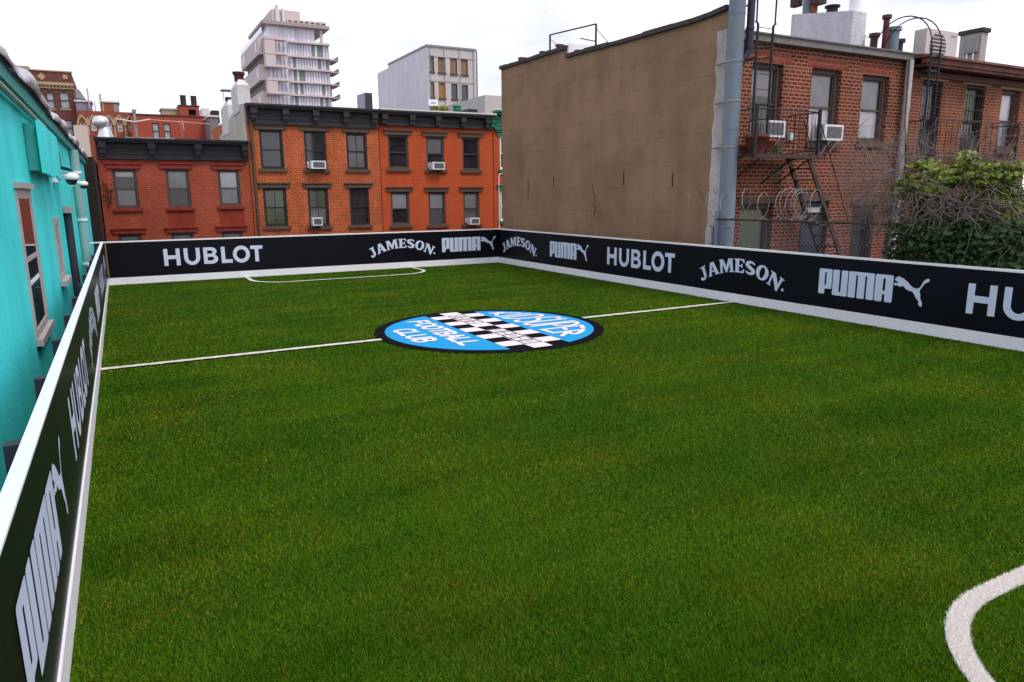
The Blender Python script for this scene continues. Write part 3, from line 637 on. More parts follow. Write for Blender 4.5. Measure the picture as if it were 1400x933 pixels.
mb = MB(); y_ = qc.y; z_ = qc.z+.17; q = [FT.p(y_-.1,.04,z_), FT.p(y_+1.1,.04,z_), FT.p(y_+1.1,.24,z_-.05), FT.p(y_-.1,.24,z_-.05)]; mb.hexa(q+[p_+Vector((0,0,.025)) for p_ in q]); mb.build('solar_panel', DARK, t)
# ------------------------------------------------------------------ right: brick house with stucco side wall
FY, TXW, RY1 = 12.75, 12.5, 23.75
FB = Frame((0, FY, 0), (1,0,0)); FW = Frame((TXW, RY1, 0), (0,-1,0))
RB1 = brick('old_red_brick', (.105,.013,.008), (.170,.026,.013), (.29,.150,.092), .20, .088, .019, stain=.2, patch=.3)
RB2 = brick('orange_red_brick', (.16,.030,.012), (.23,.050,.020), (.28,.16,.10), .20, .085, .016, stain=.25, patch=.3)
def stucco():
    m = mat('tan_stucco', (.275,.168,.102), .9, .20, .75, stain=.09, bump=.35, bscale=18, spec=.1, detail=9); n = m.node_tree; L = n.links.new; b = n.nodes['Principled BSDF']
    src = b.inputs['Base Color'].links[0].from_socket
    uv = n.nodes.new('ShaderNodeUVMap'); g = n.nodes.new('ShaderNodeNewGeometry')
    nz = n.nodes.new('ShaderNodeTexNoise'); nz.inputs['Scale'].default_value = 1.3; nz.inputs['Detail'].default_value = 6; L(g.outputs['Position'], nz.inputs[0])
    sc = n.nodes.new('ShaderNodeVectorMath'); sc.operation = 'SCALE'; sc.inputs['Scale'].default_value = .09; L(nz.outputs['Color'], sc.inputs[0])
    ad = n.nodes.new('ShaderNodeVectorMath'); ad.operation = 'ADD'; L(uv.outputs[0], ad.inputs[0]); L(sc.outputs[0], ad.inputs[1])
    t = n.nodes.new('ShaderNodeTexBrick'); t.inputs['Scale'].default_value = 1; t.inputs['Brick Width'].default_value = 1.9; t.inputs['Row Height'].default_value = .64; t.inputs['Mortar Size'].default_value = .012; t.inputs['Mortar Smooth'].default_value = .6
    t.inputs['Color1'].default_value = (1,1,1,1); t.inputs['Color2'].default_value = (.93,.95,.97,1); t.inputs['Mortar'].default_value = (.72,.70,.68,1); L(ad.outputs[0], t.inputs['Vector'])
    mm = n.nodes.new('ShaderNodeMixRGB'); mm.blend_type = 'MULTIPLY'; mm.inputs[0].default_value = .75; L(src, mm.inputs[1]); L(t.outputs[0], mm.inputs[2]); L(mm.outputs[0], b.inputs['Base Color'])
    return m
STUC = stucco(); COPE = mat('dark_coping', (.05,.042,.042), .85, .3, 4)
hb = thing('row_house', 'red brick house with a blank tan stucco side wall, black fire escape and white chimney', 'house', (15.8, 18, GZ), 'brick houses behind the right board')
up1 = [(13.35,14.39,3.60,5.37), (15.39,16.49,3.60,5.38), (17.33,18.43,3.66,5.36)]
lo1 = [(13.22,14.32,.25,2.10), (15.33,16.40,-.3,2.14), (17.38,18.30,.1,2.0)]
mb = MB(); FB.wall(mb, TXW+.02, 19.04, GZ, 5.80, up1+lo1)
mb.add([(19.04,FY,GZ),(19.04,RY1,GZ),(19.04,RY1,5.8),(19.04,FY,5.8)], [(0,1,2,3)]); mb.build('rear_wall', [RB1, DARK], hb)
prof = [(12.75,6.40),(13.2,6.36),(13.9,6.34),(15.2,6.36),(16.7,6.38),(18.4,6.43),(19.43,6.45),(19.431,6.70),(RY1,6.74)]
mb = MB(); k = len(prof)
vs = [(TXW, y, z_) for y, z_ in prof] + [(TXW, y, GZ) for y, z_ in prof] + [(TXW+.3, y, z_) for y, z_ in prof] + [(TXW+.3, y, GZ) for y, z_ in prof]
fs = []
for i in range(k-1):
    fs += [(i, i+1, k+i+1, k+i), (2*k+i+1, 2*k+i, 3*k+i, 3*k+i+1), (i+1, i, 2*k+i, 2*k+i+1)]
fs += [(0, k, 3*k, 2*k), (k-1, 3*k-1, 4*k-1, 2*k-1)]
mb.add(vs, fs); mb.build('side_wall', STUC, hb)
mb = MB()
for (y0, z0_), (y1, z1_) in zip(prof, prof[1:]):
    if y1-y0 < .01: continue
    steps = max(1, int((y1-y0)/.45))
    for s__ in range(steps):
        a = y0+(y1-y0)*s__/steps; b = y0+(y1-y0)*(s__+1)/steps; za = z0_+(z1_-z0_)*s__/steps; zb = z0_+(z1_-z0_)*(s__+1)/steps; j = random.uniform(0,.025); h = .10+random.uniform(0,.02)
        mb.hexa([(TXW-.07-j,a,za),(TXW+.36,a,za),(TXW+.36,b,zb),(TXW-.07-j,b,zb),(TXW-.06-j,a,za+h),(TXW+.36,a,za+h),(TXW+.36,b,zb+h),(TXW-.06-j,b,zb+h)])
mb.build('coping', COPE, hb); BRK = mat('old_loose_brick', (.13,.035,.022), .85, .25, 8)
for y in (22.3,20.9,19.9,18.85): h = 6.5 if y < 19.4 else 6.84; MB().box(TXW-.02, TXW+.2, y, y+.17, h+.02, h+random.uniform(.06,.11)).build('loose_brick', BRK, hb)
MB().box(TXW+.02, TXW+.95, 19.36, 19.425, 6.57, 6.86).build('parapet_end', WHITE, hb)
mb = MB(); e = 26
L_ = [(-RY1*0+random.uniform(-.035,.035)+13.02+.16*(1-i/e), -1+7.0*i/e) for i in range(e+1)]
vs = []; fs = []
for i, (y, z_) in enumerate(L_):
    vs += [(TXW-.012, y, z_), (TXW-.012, FY-.012, z_)]
    if i: fs.append((2*i-2, 2*i, 2*i+1, 2*i-1))
mb.add(vs, fs); mb.add([(TXW-.012,FY-.012,-1),(TXW-.012,FY-.012,6),(TXW+.22,FY-.012,6),(TXW+.22,FY-.012,-1)], [(3,2,1,0)])
mb.build('painted_edge', mat('chalky_white_edge', (.46,.42,.41), .85, .2, 5, stain=.25, bump=.4), hb)
mb = MB()
for px_, y0, y1 in ((722,245,270),(757,242,256),(853,235,253),(920,236,256)):
    q0 = at(px_, y0, 'X', TXW); q1 = at(px_, y1, 'X', TXW); mb.box(TXW-.006, TXW+.05, q0.y-.017, q0.y+.017, q1.z, q0.z)
mb.build('wall_slot', DARK, hb)
mb = MB(); pts = [at(x, y, 'X', TXW-.003) for x, y in ((810,251),(811,262),(813,268),(812,280),(814,287),(812,297))]
mb.tube(pts, .012, 4); mb.build('wall_crack', COPE, hb)
MB().box(TXW+.3, 19.03, FY+.02, RY1, 5.75, 5.86).build('roof', ROOFD, hb)
mb = MB(); FB.box(mb, TXW+.1, 19.12, -.05, .16, 5.80, 5.815); FB.box(mb, TXW+.1, 19.12, .14, .16, 5.816, 5.95); FB.box(mb, TXW+.1, 19.12, -.05, .20, 5.951, 5.985)
mb.build('gutter', mat('gutter_paint', (.16,.15,.14), .6, .12, 4), hb)
LBM = brick('lintel_brick', (.22,.045,.025), (.26,.06,.035), (.28,.17,.13), .30, .11, .008, header=False)
for a, b, c, d in up1: mb = MB(); FB.box(mb, a-.18, b+.22, -.02, .006, d+.03, d+.23); mb.build('brick_lintel', LBM, hb)
win = dict(rec=.16, fw=.10, sill=.07, sill_m=STONE)
window(hb, FB, *up1[0], SASHB, BLINDG, None, topfrac=.8, **win); window(hb, FB, *up1[1], SASHB, BLINDG, BLIND, **win); window(hb, FB, *up1[2], SASHB, BLINDG, BLIND, **win)
wl = window(hb, FB, *lo1[0], SASHB, CURT, CURT, split=.32, **win); window(hb, FB, *lo1[2], SASHD, None, None, split=.7, **win)
for a, b, c, d in lo1: mb = MB(); FB.box(mb, a-.1, b+.1, -.02, .03, d+.005, d+.16); mb.build('stone_lintel', STONE, hb)
dr = MB(); FB.box(dr, 15.36, 16.37, -.16, -.10, -.3, 1.55); FB.box(dr, 15.36, 16.37, -.2, -.12, 1.56, 2.12); dr = dr.build('door', SASHD, hb)
mb = MB()
for zz in (1.0, .3): FB.box(mb, 15.5, 16.2, -.098, -.085, zz, zz+.45)
mb.build('door_panels', PURPLE, dr)
mb = MB(); FB.box(mb, 15.55, 16.2, -.11, -.10, 1.85, 1.98); mb.build('transom_light', BLINDG, dr)
# chimney on the party wall
CHW = mat('whitewashed_masonry', (.60,.59,.64), .85, .12, 5, stain=.15, bump=.9, bscale=14)
ch = thing('chimney', 'wide whitewashed chimney block on the brick roof behind the gutter', 'chimney', (18.9, 15.7, 5.86))
mb = MB(); X0, X1 = 18.9, 19.55
mb.hexa([(X0,14.42,5.7),(X1,14.42,5.7),(X1,16.6,5.7),(X0,16.6,5.7),(X0+.03,14.42,7.42),(X1-.03,14.42,7.42),(X1-.03,16.6,7.76),(X0+.03,16.6,7.76)])
mb.build('stack', CHW, ch)
mb = MB(); mb.tube([(19.25,14.62,7.38),(19.25,14.62,8.9)], [.17,.13], 12); mb.build('flue_pot', WHITE, ch)
mb = MB(); mb.tube([(19.2,15.35,7.5),(19.2,15.35,7.72)], .16, 12); mb.tube([(19.2,15.35,7.72),(19.2,15.35,7.77)], .22, 12); mb.build('flue_cap', STEEL, ch)
mb = MB(); mb.tube([(19.15,16.2,7.6),(19.15,16.2,8.6)], .15, 12); mb.tube([(19.15,15.95,7.7),(19.15,15.95,8.7)], .09, 10, 1); mb.build('metal_flue', [GALV, TERRA], ch)
MB().box(18.95,19.3,15.65,15.95,7.9,8.6).build('rusty_cowl', RUST, ch); MB().box(19.0,19.2,16.45,16.75,8.0,8.25).build('rusty_cowl', RUST, ch)
MB().hexa([(15.6,15.9,5.86),(16.4,15.9,5.86),(16.4,16.5,5.86),(15.6,16.5,5.86),(15.65,15.95,6.55),(16.35,15.95,6.55),(16.35,16.45,6.62),(15.65,16.45,6.62)]).solo('roof_vent', [CHW], 'low whitewashed vent box on the brick roof left of the chimney', 'vent')
# ------------------------------------------------------------------ second brick house at the far right
hr = thing('row_house', 'orange brick house at the far right with rusty brown cornice and barred windows', 'house', (22.3, 18, GZ), 'brick houses behind the right board')
up2 = [(19.88,20.80,3.35,5.38), (21.93,22.94,3.35,5.38), (23.83,24.86,3.60,5.36)]
lo2 = [(23.0,24.0,.3,2.1)]
mb = MB(); FB.wall(mb, 19.06, 25.6, GZ, 5.62, up2+lo2); mb.add([(25.6,FY,GZ),(25.6,RY1,GZ),(25.6,RY1,5.6),(25.6,FY,5.6)], [(0,1,2,3)]); mb.build('rear_wall', [RB2, DARK], hr)
MB().box(19.06, 25.6, FY+.03, RY1, 5.6, 5.85).build('roof', ROOFD, hr)
CORN = mat('brown_cornice_paint', (.13,.045,.025), .7, .3, 3, stain=.3)
mb = MB(); FB.box(mb, 19.35, 25.9, -.02, .10, 5.45, 5.60); FB.box(mb, 19.3, 25.9, -.02, .42, 5.64, 5.72); FB.box(mb, 19.25, 25.9, .30, .46, 5.722, 5.86)
a = FB.p(19.2,.52,5.862); b = FB.p(25.95,-.1,5.862); mb.hexa([(19.2,FY-.52,5.862),(25.95,FY-.52,5.862),(25.95,FY+.4,5.862),(19.2,FY+.4,5.862),(19.22,FY-.5,5.93),(25.95,FY-.5,5.93),(25.95,FY+.4,6.05),(19.22,FY+.4,6.05)])
co = mb.build('cornice', CORN, hr)
mb = MB(); FB.box(mb, 19.45, 20.0, .10, .36, 5.52, 5.60); mb.build('bracket', RUST, co)
TST = mat('tan_stone', (.24,.16,.08), .85, .25, 4)
for a, b, c, d in up2: mb = MB(); FB.box(mb, a-.2, b+.22, -.02, .03, d+.005, d+.14); mb.build('stone_lintel', TST, hr)
w2s = dict(rec=.15, fw=.07)
window(hr, FB, *up2[0], SASHD, BLINDG, None, **w2s); window(hr, FB, *up2[1], SASHD, CURT, BLINDG, topfrac=1, **w2s); window(hr, FB, *up2[2], SASHB, BLIND, BLINDG, rec=.16, fw=.1, sill=.06); window(hr, FB, *lo2[0], SASHD, BLIND, BLINDG, **w2s)
for a, b, c, d in up2[:2]:
    mb = MB()
    for i in range(8): x = a+.05+(b-a-.1)*i/7; FB.box(mb, x-.008, x+.008, -.04, -.024, c, d-.02)
    for zz in (c+.05, c+.62, c+1.05, c+1.35, d-.28, d-.06): FB.box(mb, a+.01, b-.01, -.022, -.008, zz-.012, zz+.012)
    FB.box(mb, a+.01, b-.01, -.03, -.02, c, c+.55)
    mb.build('window_bars', STEEL, hr)
# ------------------------------------------------------------------ flues, downspout, ladder
t = thing('flue_pipe', 'tall galvanized flue pipe strapped to the corner of the tan wall', 'pipe', (12.44, 12.42, GZ))
mb = MB(); zz = GZ
while zz < 9: e = min(zz+1.22, 9.2); mb.tube([(12.44,12.42,zz),(12.44,12.42,e-.03)], .182, 20); mb.tube([(12.44,12.42,e-.06),(12.44,12.42,e)], .187, 20); zz = e
mb.build('pipe', GALV, t)
for z_ in (1.6, 3.4, 4.4, 5.25):
    mb = MB(); mb.tube([(12.44,12.42,z_-.02),(12.44,12.42,z_+.02)], .192, 20); mb.tube([(12.30,12.5,z_),(12.42,12.95,z_)], .022, 6); mb.build('strap', GREYM, t)
mb = MB(); mb.tube([(12.22,12.62,-.5),(12.22,12.62,1.6)], .035, 8); mb.solo('conduit_pipe', [GALV], 'thin grey conduit standing beside the foot of the big galvanized flue', 'pipe')
t = thing('vent_stack', 'dark purple vent stack with an angled elbow rising past the gutter', 'pipe', (12.98, 12.2, 4.8))
mb = MB(); q = at(1024, 70, 'Y', 12.35); mb.tube([(q.x-.45,12.5,q.z-.62),(q.x-.12,12.38,q.z-.18),(q.x-.01,12.35,q.z+.02),(q.x,12.35,q.z+.3),(q.x,12.35,9.2)], .085, 12); mb.build('pipe', PURPLE, t)
for dz, l in ((.05,.05),(.45,.05)): mb = MB(); mb.tube([(q.x-.005,12.35,q.z+dz),(q.x-.005,12.35,q.z+dz+l)], .10, 12); mb.build('coupling', PURPLE, t)
MB().tube([(q.x-.4,12.45,q.z+.75),(q.x+.5,12.2,q.z+1.35)], .02, 6).build('brace', STEEL, t); MB().tube([(q.x-.4,12.5,q.z),(q.x+.6,12.2,q.z+.12)], .02, 6).build('brace', STEEL, t)
q0, q1 = at(1237, 92, 'Y', 12.6), at(1213, 352, 'Y', 12.6)
WPIPE = mat('peeling_white_pipe', (.52,.47,.45), .6, .2, 6, stain=.3)
t = thing('downspout', 'white painted downspout between the two brick houses, tangled in bare vine stems', 'pipe', (19.0, 12.6, GZ))
mb = MB(); mb.tube([(19.0,12.6,GZ),(19.0,12.6,5.8)], .095, 14); mb.build('pipe', WPIPE, t)
for z_ in (.6, 2.6, 4.6): mb = MB(); mb.tube([(19.0,12.6,z_-.025),(19.0,12.6,z_+.025)], .108, 14); mb.build('strap', WPIPE, t)
mb = MB(); mb.tube([(18.88,12.55,5.8),(18.87,12.5,4.2),(18.92,12.48,3.9),(19.02,12.48,3.2)], .014, 5); mb.build('cable', STEEL, t)
def ladder(label, x0, x1, y, zb, zt, zknee, flare, top, base):
    t = thing('roof_ladder', label, 'ladder', ((x0+x1)/2, y, zb), 'black roof ladders')
    for s__, x in ((-1,x0),(1,x1)):
        mb = MB(); mb.tube([(x,y,zb),(x,y,zknee)], .03, 6); 
        c = [(x,y,zknee),(x+s__*flare,y,zknee+.05)] + [(x+s__*flare, y+top*(.5-.5*math.cos(PI*k/14)), zknee+.05+.35*0+ (base)*math.sin(PI*k/14) + .0) for k in range(15)]
        mb.tube([c[0],c[1]], .022, 6); mb.tube(c[1:], .017, 6); mb.build('rail', STEEL, t)
    mb = MB(); zz = zb+.15
    while zz < zknee: mb.tube([(x0,y,zz),(x1,y,zz)], .009, 5); zz += .32
    mb.build('rungs', STEEL, t)
    return t
la = ladder('black roof ladder rising from the fire escape platform beside the dark stack', 12.66, 13.13, 12.0, 3.2, 9, 5.98, .08, 0, .001)
for s__, x in ((-1,12.66),(1,13.13)): mb = MB(); mb.tube([(x+s__*.08*.6,12.0,6.02),(x+s__*.08,12.0,8.8)], .02, 6); mb.build('hand_rail', STEEL, la)
MB().tube([(12.66,12.0,5.3),(12.9,12.74,5.3)], .018, 6).build('brace', STEEL, la); MB().tube([(13.13,12.0,5.33),(12.6,12.4,5.25)], .018, 6).build('brace', STEEL, la)
ladder('black ladder with two tall hooped handrails over the brown cornice', 19.24, 19.62, 12.2, 3.3, 9, 6.1, .02, 1.7, .85)
# ------------------------------------------------------------------ fire escapes
def fire_escape(label, x0, x1, yf, zp, zr, nb, scrolls=True):
    t = thing('fire_escape', label, 'fire escape', ((x0+x1)/2, FY, zp), 'fire escapes on the brick houses')
    mb = MB(); n = 9
    for i in range(n): y = yf+.04+(FY-.05-yf-.04)*i/n; mb.box(x0, x1, y, y+.05, zp-.02, zp+.012)
    mb.box(x0, x1, yf-.02, yf+.02, zp-.06, zp+.03); mb.box(x0, x0+.04, yf+.02, FY-.03, zp-.06, zp-.021); mb.box(x1-.04, x1, yf+.02, FY-.03, zp-.06, zp-.021)
    mb.build('platform', RUST, t)
    mb = MB()
    for a, b in (((x0,yf),(x1,yf)), ((x0,FY),(x0,yf)), ((x1,FY),(x1,yf))):
        for zz, r in ((zr,.016),(zp+.12,.012)): mb.tube([(a[0],a[1],zz),(b[0],b[1],zz)], r, 5)
        k = nb if abs(a[0]-b[0]) > .1 else 5
        for i in range(1, k): x = a[0]+(b[0]-a[0])*i/k; y = a[1]+(b[1]-a[1])*i/k; mb.tube([(x,y,zp+.12),(x,y,zr)], .008, 4)
    mb.build('railing', STEEL, t)
    for x in (x0, x1): mb = MB(); mb.box(x-.03, x+.03, yf-.03, yf+.03, zp-.02, zr+.06); mb.build('post', STEEL, t)
    for x in (x0+.15, x0+1.2 if x1-x0 < 3 else (x0+x1)/2, x1-.3):
        mb = MB(); mb.tube([(x,yf,zp-.08),(x,FY-.02,zp-.62)], .02, 5); mb.build('bracket', STEEL, t)
    return t
fe = fire_escape('rusty fire escape under the left brick house windows holding an orange flower pot', 12.62, 14.68, 11.85, 3.2, 4.2, 15)
mb = MB(); d = Vector((1.44,0,-2.40)); p0 = Vector((13.82,11.9,3.17)); p1 = Vector((13.82,12.45,3.17))
for yy_ in (11.9, 12.5):
    mb = MB(); a = Vector((14.44,yy_,3.2)); e = a+d*1.7; mb.hexa([(a.x-.06,yy_-.025,a.z),(a.x+.06,yy_-.025,a.z),(a.x+.06,yy_+.025,a.z),(a.x-.06,yy_+.025,a.z)][::1]+[(e.x-.06,yy_-.025,e.z),(e.x+.06,yy_-.025,e.z),(e.x+.06,yy_+.025,e.z),(e.x-.06,yy_+.025,e.z)]); mb.build('stair_stringer', RUST, fe)
for i in range(1, 15): c = Vector((14.44,0,3.2))+d*1.7*i/15; mb = MB(); mb.box(c.x-.09, c.x+.09, 11.926, 12.474, c.z-.012, c.z+.012); mb.build('stair_tread', STEEL, fe)
mb = MB(); mb.tube([(14.6,11.85,4.2),(16.1,11.9,1.6)], .014, 5); mb.tube([(14.3,12.0,4.05),(14.6,11.9,3.25)], .012, 5); mb.tube([(14.66,11.85,4.2),(14.9,11.9,3.3)], .012, 5); mb.build('stair_handrail', STEEL, fe)
mb = MB(); mb.tube([(13.2,11.86,3.15),(13.2,11.86,2.72)], .016, 5); mb.tube([(13.2,11.86,2.72),(14.05,11.86,3.14)], .018, 5); mb.build('counterweight_arm', STEEL, fe)
fire_escape('fire escape balcony across the orange brick house, half buried in bare vine stems', 19.15, 23.2, 11.85, 3.25, 4.22, 15)
# flower pots
def pot(x, y, z_, r, label, pm=TERRA):
    t = thing('flower_pot', label, 'flower pot', (x, y, z_), 'flower pots on the fire escape')
    MB().lathe((x,y,z_), [(r*.68,0),(r*.95,r*1.35),(r*1.08,r*1.36),(r*1.08,r*1.65),(r*.98,r*1.66),(r*.9,r*1.4)], 18).build('pot', pm, t)
    return t
pz = 3.215
pot(12.84, 12.02, pz, .26, 'tall dark terracotta pot at the left end of the fire escape platform', mat('dark_terracotta', (.13,.03,.018), .85, .25, 12))
pot(13.27, 12.12, pz, .21, 'round orange terracotta pot on the platform below the left window')
pot(13.02, 12.5, pz, .15, 'small terracotta pot at the wall behind the orange one on the platform')
LEAFY = mat('small_leaves', (.07,.11,.02), .6, .5, 30)
mb = MB()
for i in range(260):
    c = Vector((random.gauss(13.45,.16), random.gauss(12.15,.12), pz+.06+abs(random.gauss(0,.07)))); a = Vector([random.gauss(0,1) for _ in range(3)]).normalized()*.035; b = Vector([random.gauss(0,1) for _ in range(3)]).normalized()*.025
    mb.add([c-a, c+b, c+a, c-b], [(0,1,2,3)])
mb.solo('potted_plant', [LEAFY], 'low green plant spilling over the fire escape platform beside the pots', 'plant')
# wall light
t = thing('wall_light', 'small square pale light box on the brick between two air conditioners', 'light', (14.72, FY, 3.72))
mb = MB(); q = at(1079, 187, 'Y', FY); FB.box(mb, q.x-.09, q.x+.09, .0, .02, q.z-.1, q.z+.1); mb.build('backplate', GREYM, t)
mb = MB(); FB.box(mb, q.x-.07, q.x+.07, .021, .09, q.z-.08, q.z+.08); mb.build('lens', mat('pale_lens', (.45,.55,.52), .3, .05, 4), t)
def air_conditioner(F, u0, u1, z0, z1, label, group, depth=.32, small=False, struts=True, side=True):
    t = thing('air_conditioner', label, 'air conditioner', F.p((u0+u1)/2, 0, z0), group)
    r = .06; c0 = u0+(u1-u0)*(.12 if side else 0); c1 = u1-(u1-u0)*(.08 if side else 0)
    mb = MB(); F.box(mb, c0, c1, -.05, depth, z0, z1); mb.build('case', ACW, t)
    mb = MB(); F.box(mb, c0+(c1-c0)*.14, c1-(c1-c0)*.1, depth+.002, depth+.012, z0+.06, z1-.05); gr = mb.build('grille', GRILLE, t)
    if not small:
        mb = MB(); k = 9
        for i in range(k): z_ = z0+.07+(z1-z0-.13)*i/k; F.box(mb, c0+(c1-c0)*.14, c1-(c1-c0)*.1, depth+.013, depth+.018, z_, z_+.008)
        mb.build('grille_bars', GREYM, gr)
        mb = MB()
        for i in range(6): n_ = .04+depth*.75*i/6; F.box(mb, c0-.004, c0-.0015, n_, n_+.018, z0+.06, z1-.06)
        mb.build('louvres', GRILLE, t)
    if side:
        mb = MB(); F.box(mb, u0, c0-.005, -.09, -.06, z0, z1-.02); F.box(mb, c1+.005, u1, -.09, -.06, z0, z1-.02); mb.build('side_panels', OFFWHITE, t)
    if struts:
        for u in (c0+(c1-c0)*.35, c0+(c1-c0)*.75): mb = MB(); mb.tube([F.p(u,depth*.95,z0-.01), F.p(u,.02,z0-.36)], .016, 5); mb.build('strut', ACW, t)
    return t
g = 'air conditioners on the right brick house'
air_conditioner(FB, 13.46, 14.28, 3.66, 4.04, 'white air conditioner in the window behind the black roof ladder', g)
air_conditioner(FB, 15.50, 16.38, 3.64, 4.02, 'white air conditioner in the middle window past the end of the fire escape', g)
# ------------------------------------------------------------------ roof equipment on the second house
t = thing('condenser_unit', 'cream outdoor air conditioning condenser with a round fan grille on the right roof', 'condenser', (22.0, 13.7, 6.0))
a, b = at(1264, 78, 'Y', 13.6), at(1311, 40, 'Y', 13.6); zt = at(1290, 42, 'Y', 13.6).z; CREAM = mat('cream_metal', (.52,.47,.43), .5, .08, 4)
MB().box(a.x, b.x, 13.6, 13.98, 6.06, zt).build('case', CREAM, t)
mb = MB(); cx_, cz_ = a.x+(b.x-a.x)*.38, (6.06+zt)/2; R_ = (zt-6.06)*.42
mb.add([(cx_+R_*math.cos(2*PI*k/28), 13.594, cz_+R_*math.sin(2*PI*k/28)) for k in range(28)], [tuple(range(28))]); fg = mb.build('fan_opening', GRILLE, t)
mb = MB()
for i in range(8):
    z_ = cz_-R_+2*R_*(i+.5)/8; w_ = math.sqrt(max(0, R_*R_-(z_-cz_)**2)); mb.box(cx_-w_, cx_+w_, 13.575, 13.59, z_-.015, z_+.015)
mb.build('fan_guard', CREAM, fg)
mb = MB(); mb.box(b.x-.35, b.x-.1, 13.592, 13.599, zt-.14, zt-.10); mb.build('badge', GREYM, t)
for x in (a.x+.15, b.x-.15): MB().box(x-.05, x+.05, 13.65, 13.9, 5.95, 6.06).build('foot', STEEL, t)
t = thing('parapet_wall', 'pale stuccoed party parapet with dark coping behind the roof condenser', 'wall', (25.5, 14.5, 5.85))
ya, yb = at(1341, 60, 'X', 25.4).y, at(1312, 60, 'X', 25.4).y; zt = at(1341, 44, 'X', 25.4).z
mb = MB(); mb.hexa([(25.4,ya,5.8),(25.75,ya,5.8),(25.75,yb,5.8),(25.4,yb,5.8),(25.4,ya,zt),(25.75,ya,zt),(25.75,yb,zt),(25.4,yb,zt)]); mb.build('wall', mat('pale_stucco', (.42,.38,.35), .85, .12, 3, stain=.15, bump=.3), t)
MB().box(25.34, 25.8, ya-.06, yb+.05, zt+.002, zt+.13).build('coping', COPE, t)
q = at(1329, 62, 'X', 25.39); MB().box(25.28, 25.395, q.y-.22, q.y+.22, q.z-.25, q.z+.25).solo('electrical_box', [GREYM], 'grey electrical switch box on the pale party parapet at the right', 'electrical box')
mb = MB()
for dy in (-.1, .1): mb.tube([(25.34,q.y+dy,q.z-.26),(25.34,q.y+dy,5.9)], .03, 6)
mb.solo('conduit_pair', [WHITE], 'two short white conduits below the grey electrical box', 'conduit')
g = 'vent pipes on the right roofs'
for px_, yt, r, dia, mt, lab in ((1196,46,.10,1.5,RUST,'shortest rusty vent pipe nearest the white chimney'), (1213,21,.085,1.55,mat('maroon_paint', (.10,.022,.018), .6, .25, 8),'tallest thin red brown vent pipe on the right roofs'), (1222,38,.17,1.3,GALV,'thick grey galvanized vent pipe beside the tall red one'), (1231,54,.09,1.6,RUST,'short capped pipe at the end of the gray gutter')):
    q = at(px_, yt, 'Y', 14.2); t = thing('vent_pipe', lab, 'vent pipe', (q.x, 14.2, 5.86), g)
    MB().tube([(q.x,14.2,5.9),(q.x,14.2,6.35)], r*1.1, 12).build('base', OFFWHITE, t); MB().tube([(q.x,14.2,6.35),(q.x,14.2,q.z-.1)], r, 12).build('pipe', mt, t); MB().tube([(q.x,14.2,q.z-.1),(q.x,14.2,q.z)], r*dia, 12).build('cap', mt, t)
t = thing('wire_guard', 'light wire guard fence of thin uprights on the roof right of the chimney', 'guard', (20.0, 14.8, 5.86))
a, b = at(1171, 43, 'Y', 14.8), at(1196, 52, 'Y', 14.8); mb = MB()
for i in range(9): x = a.x+(b.x-a.x)*i/8; mb.tube([(x,14.8,5.9),(x,14.8,a.z+(b.z-a.z)*i/8)], .008, 4)
mb.build('uprights', RUST, t); mb = MB(); mb.tube([(a.x,14.8,a.z-.05),(b.x,14.8,b.z-.05)], .008, 4); mb.build('wire', RUST, t)
t = thing('roof_railing', 'thin black pipe railing frame on the tan wall parapet', 'railing', (12.7, 19.2, 6.5))
qa, qb = at(752, 48, 'X', 12.7), at(815, 33, 'X', 12.7)
mb = MB(); mb.tube([qa, qb], .022, 6); mb.tube([(12.7,19.0,6.95),(12.7,qb.y,6.72)], .016, 6); mb.build('top_rail', STEEL, t)
for q, zb in ((qa,6.75),(qb,6.4)): mb = MB(); mb.tube([(12.7,q.y,zb),tuple(q)], .03, 6); mb.tube([(12.7,q.y,q.z-.12),(13.3,q.y-.25,zb)], .01, 5); mb.build('post', STEEL, t)
# ------------------------------------------------------------------ chain link fence with razor wire behind the right board
FX = 12.2
t = thing('chain_link_fence', 'rusty chain link fence rising just above the right black board', 'fence', (FX, 7.5, 0))
mb = MB(); mb.tube([(FX,12.55,1.78),(FX,1.5,1.81)], .024, 8); mb.build('top_rail', RUST, t)
for y in (12.5, 2.4): mb = MB(); mb.tube([(FX,y,-.03),(FX,y,1.95)], .033, 8); mb.build('post', GALV, t)
mb = MB(); H_, d_ = 1.78, .066; y = 1.5-H_
while y < 12.5:
    for s__ in (1,-1):
        a, b = (y, 0.02), (y+H_, H_)
        if s__ < 0: a, b = (y+H_, .02), (y, H_)
        pa, pb = list(a), list(b)
        def cl(v, lo, hi):
            return min(max(v, lo), hi)
        ya_, yb_ = cl(pa[0],1.5,12.5), cl(pb[0],1.5,12.5)
        if abs(ya_-yb_) > .05:
            za = pa[1]+(ya_-pa[0])/(pb[0]-pa[0])*(pb[1]-pa[1]); zb = pa[1]+(yb_-pa[0])/(pb[0]-pa[0])*(pb[1]-pa[1])
            mb.tube([(FX+.004*s__,ya_,za),(FX+.004*s__,yb_,zb)], .0032, 3, cap=False)
    y += d_*1.4
mb.build('wire_mesh', GALV, t)
mb = MB(); pts = []; th_ = 0; y = 13.3
while y > 9.6:
    R_ = .31+.035*math.sin(th_*.37)+random.uniform(-.012,.012); pts.append((FX+.05+R_*math.cos(th_)*.9, y+.06*math.sin(th_*.5), 2.10+R_*math.sin(th_)+.03*math.sin(y*5))); th_ += PI/9; y -= .017*(1+.9*math.sin(th_*.09))
mb.tube(pts, .0065, 5)
for i in range(0, len(pts), 3):
    p_ = Vector(pts[i]); mb.box(p_.x-.012, p_.x+.012, p_.y-.004, p_.y+.004, p_.z-.02, p_.z+.02)
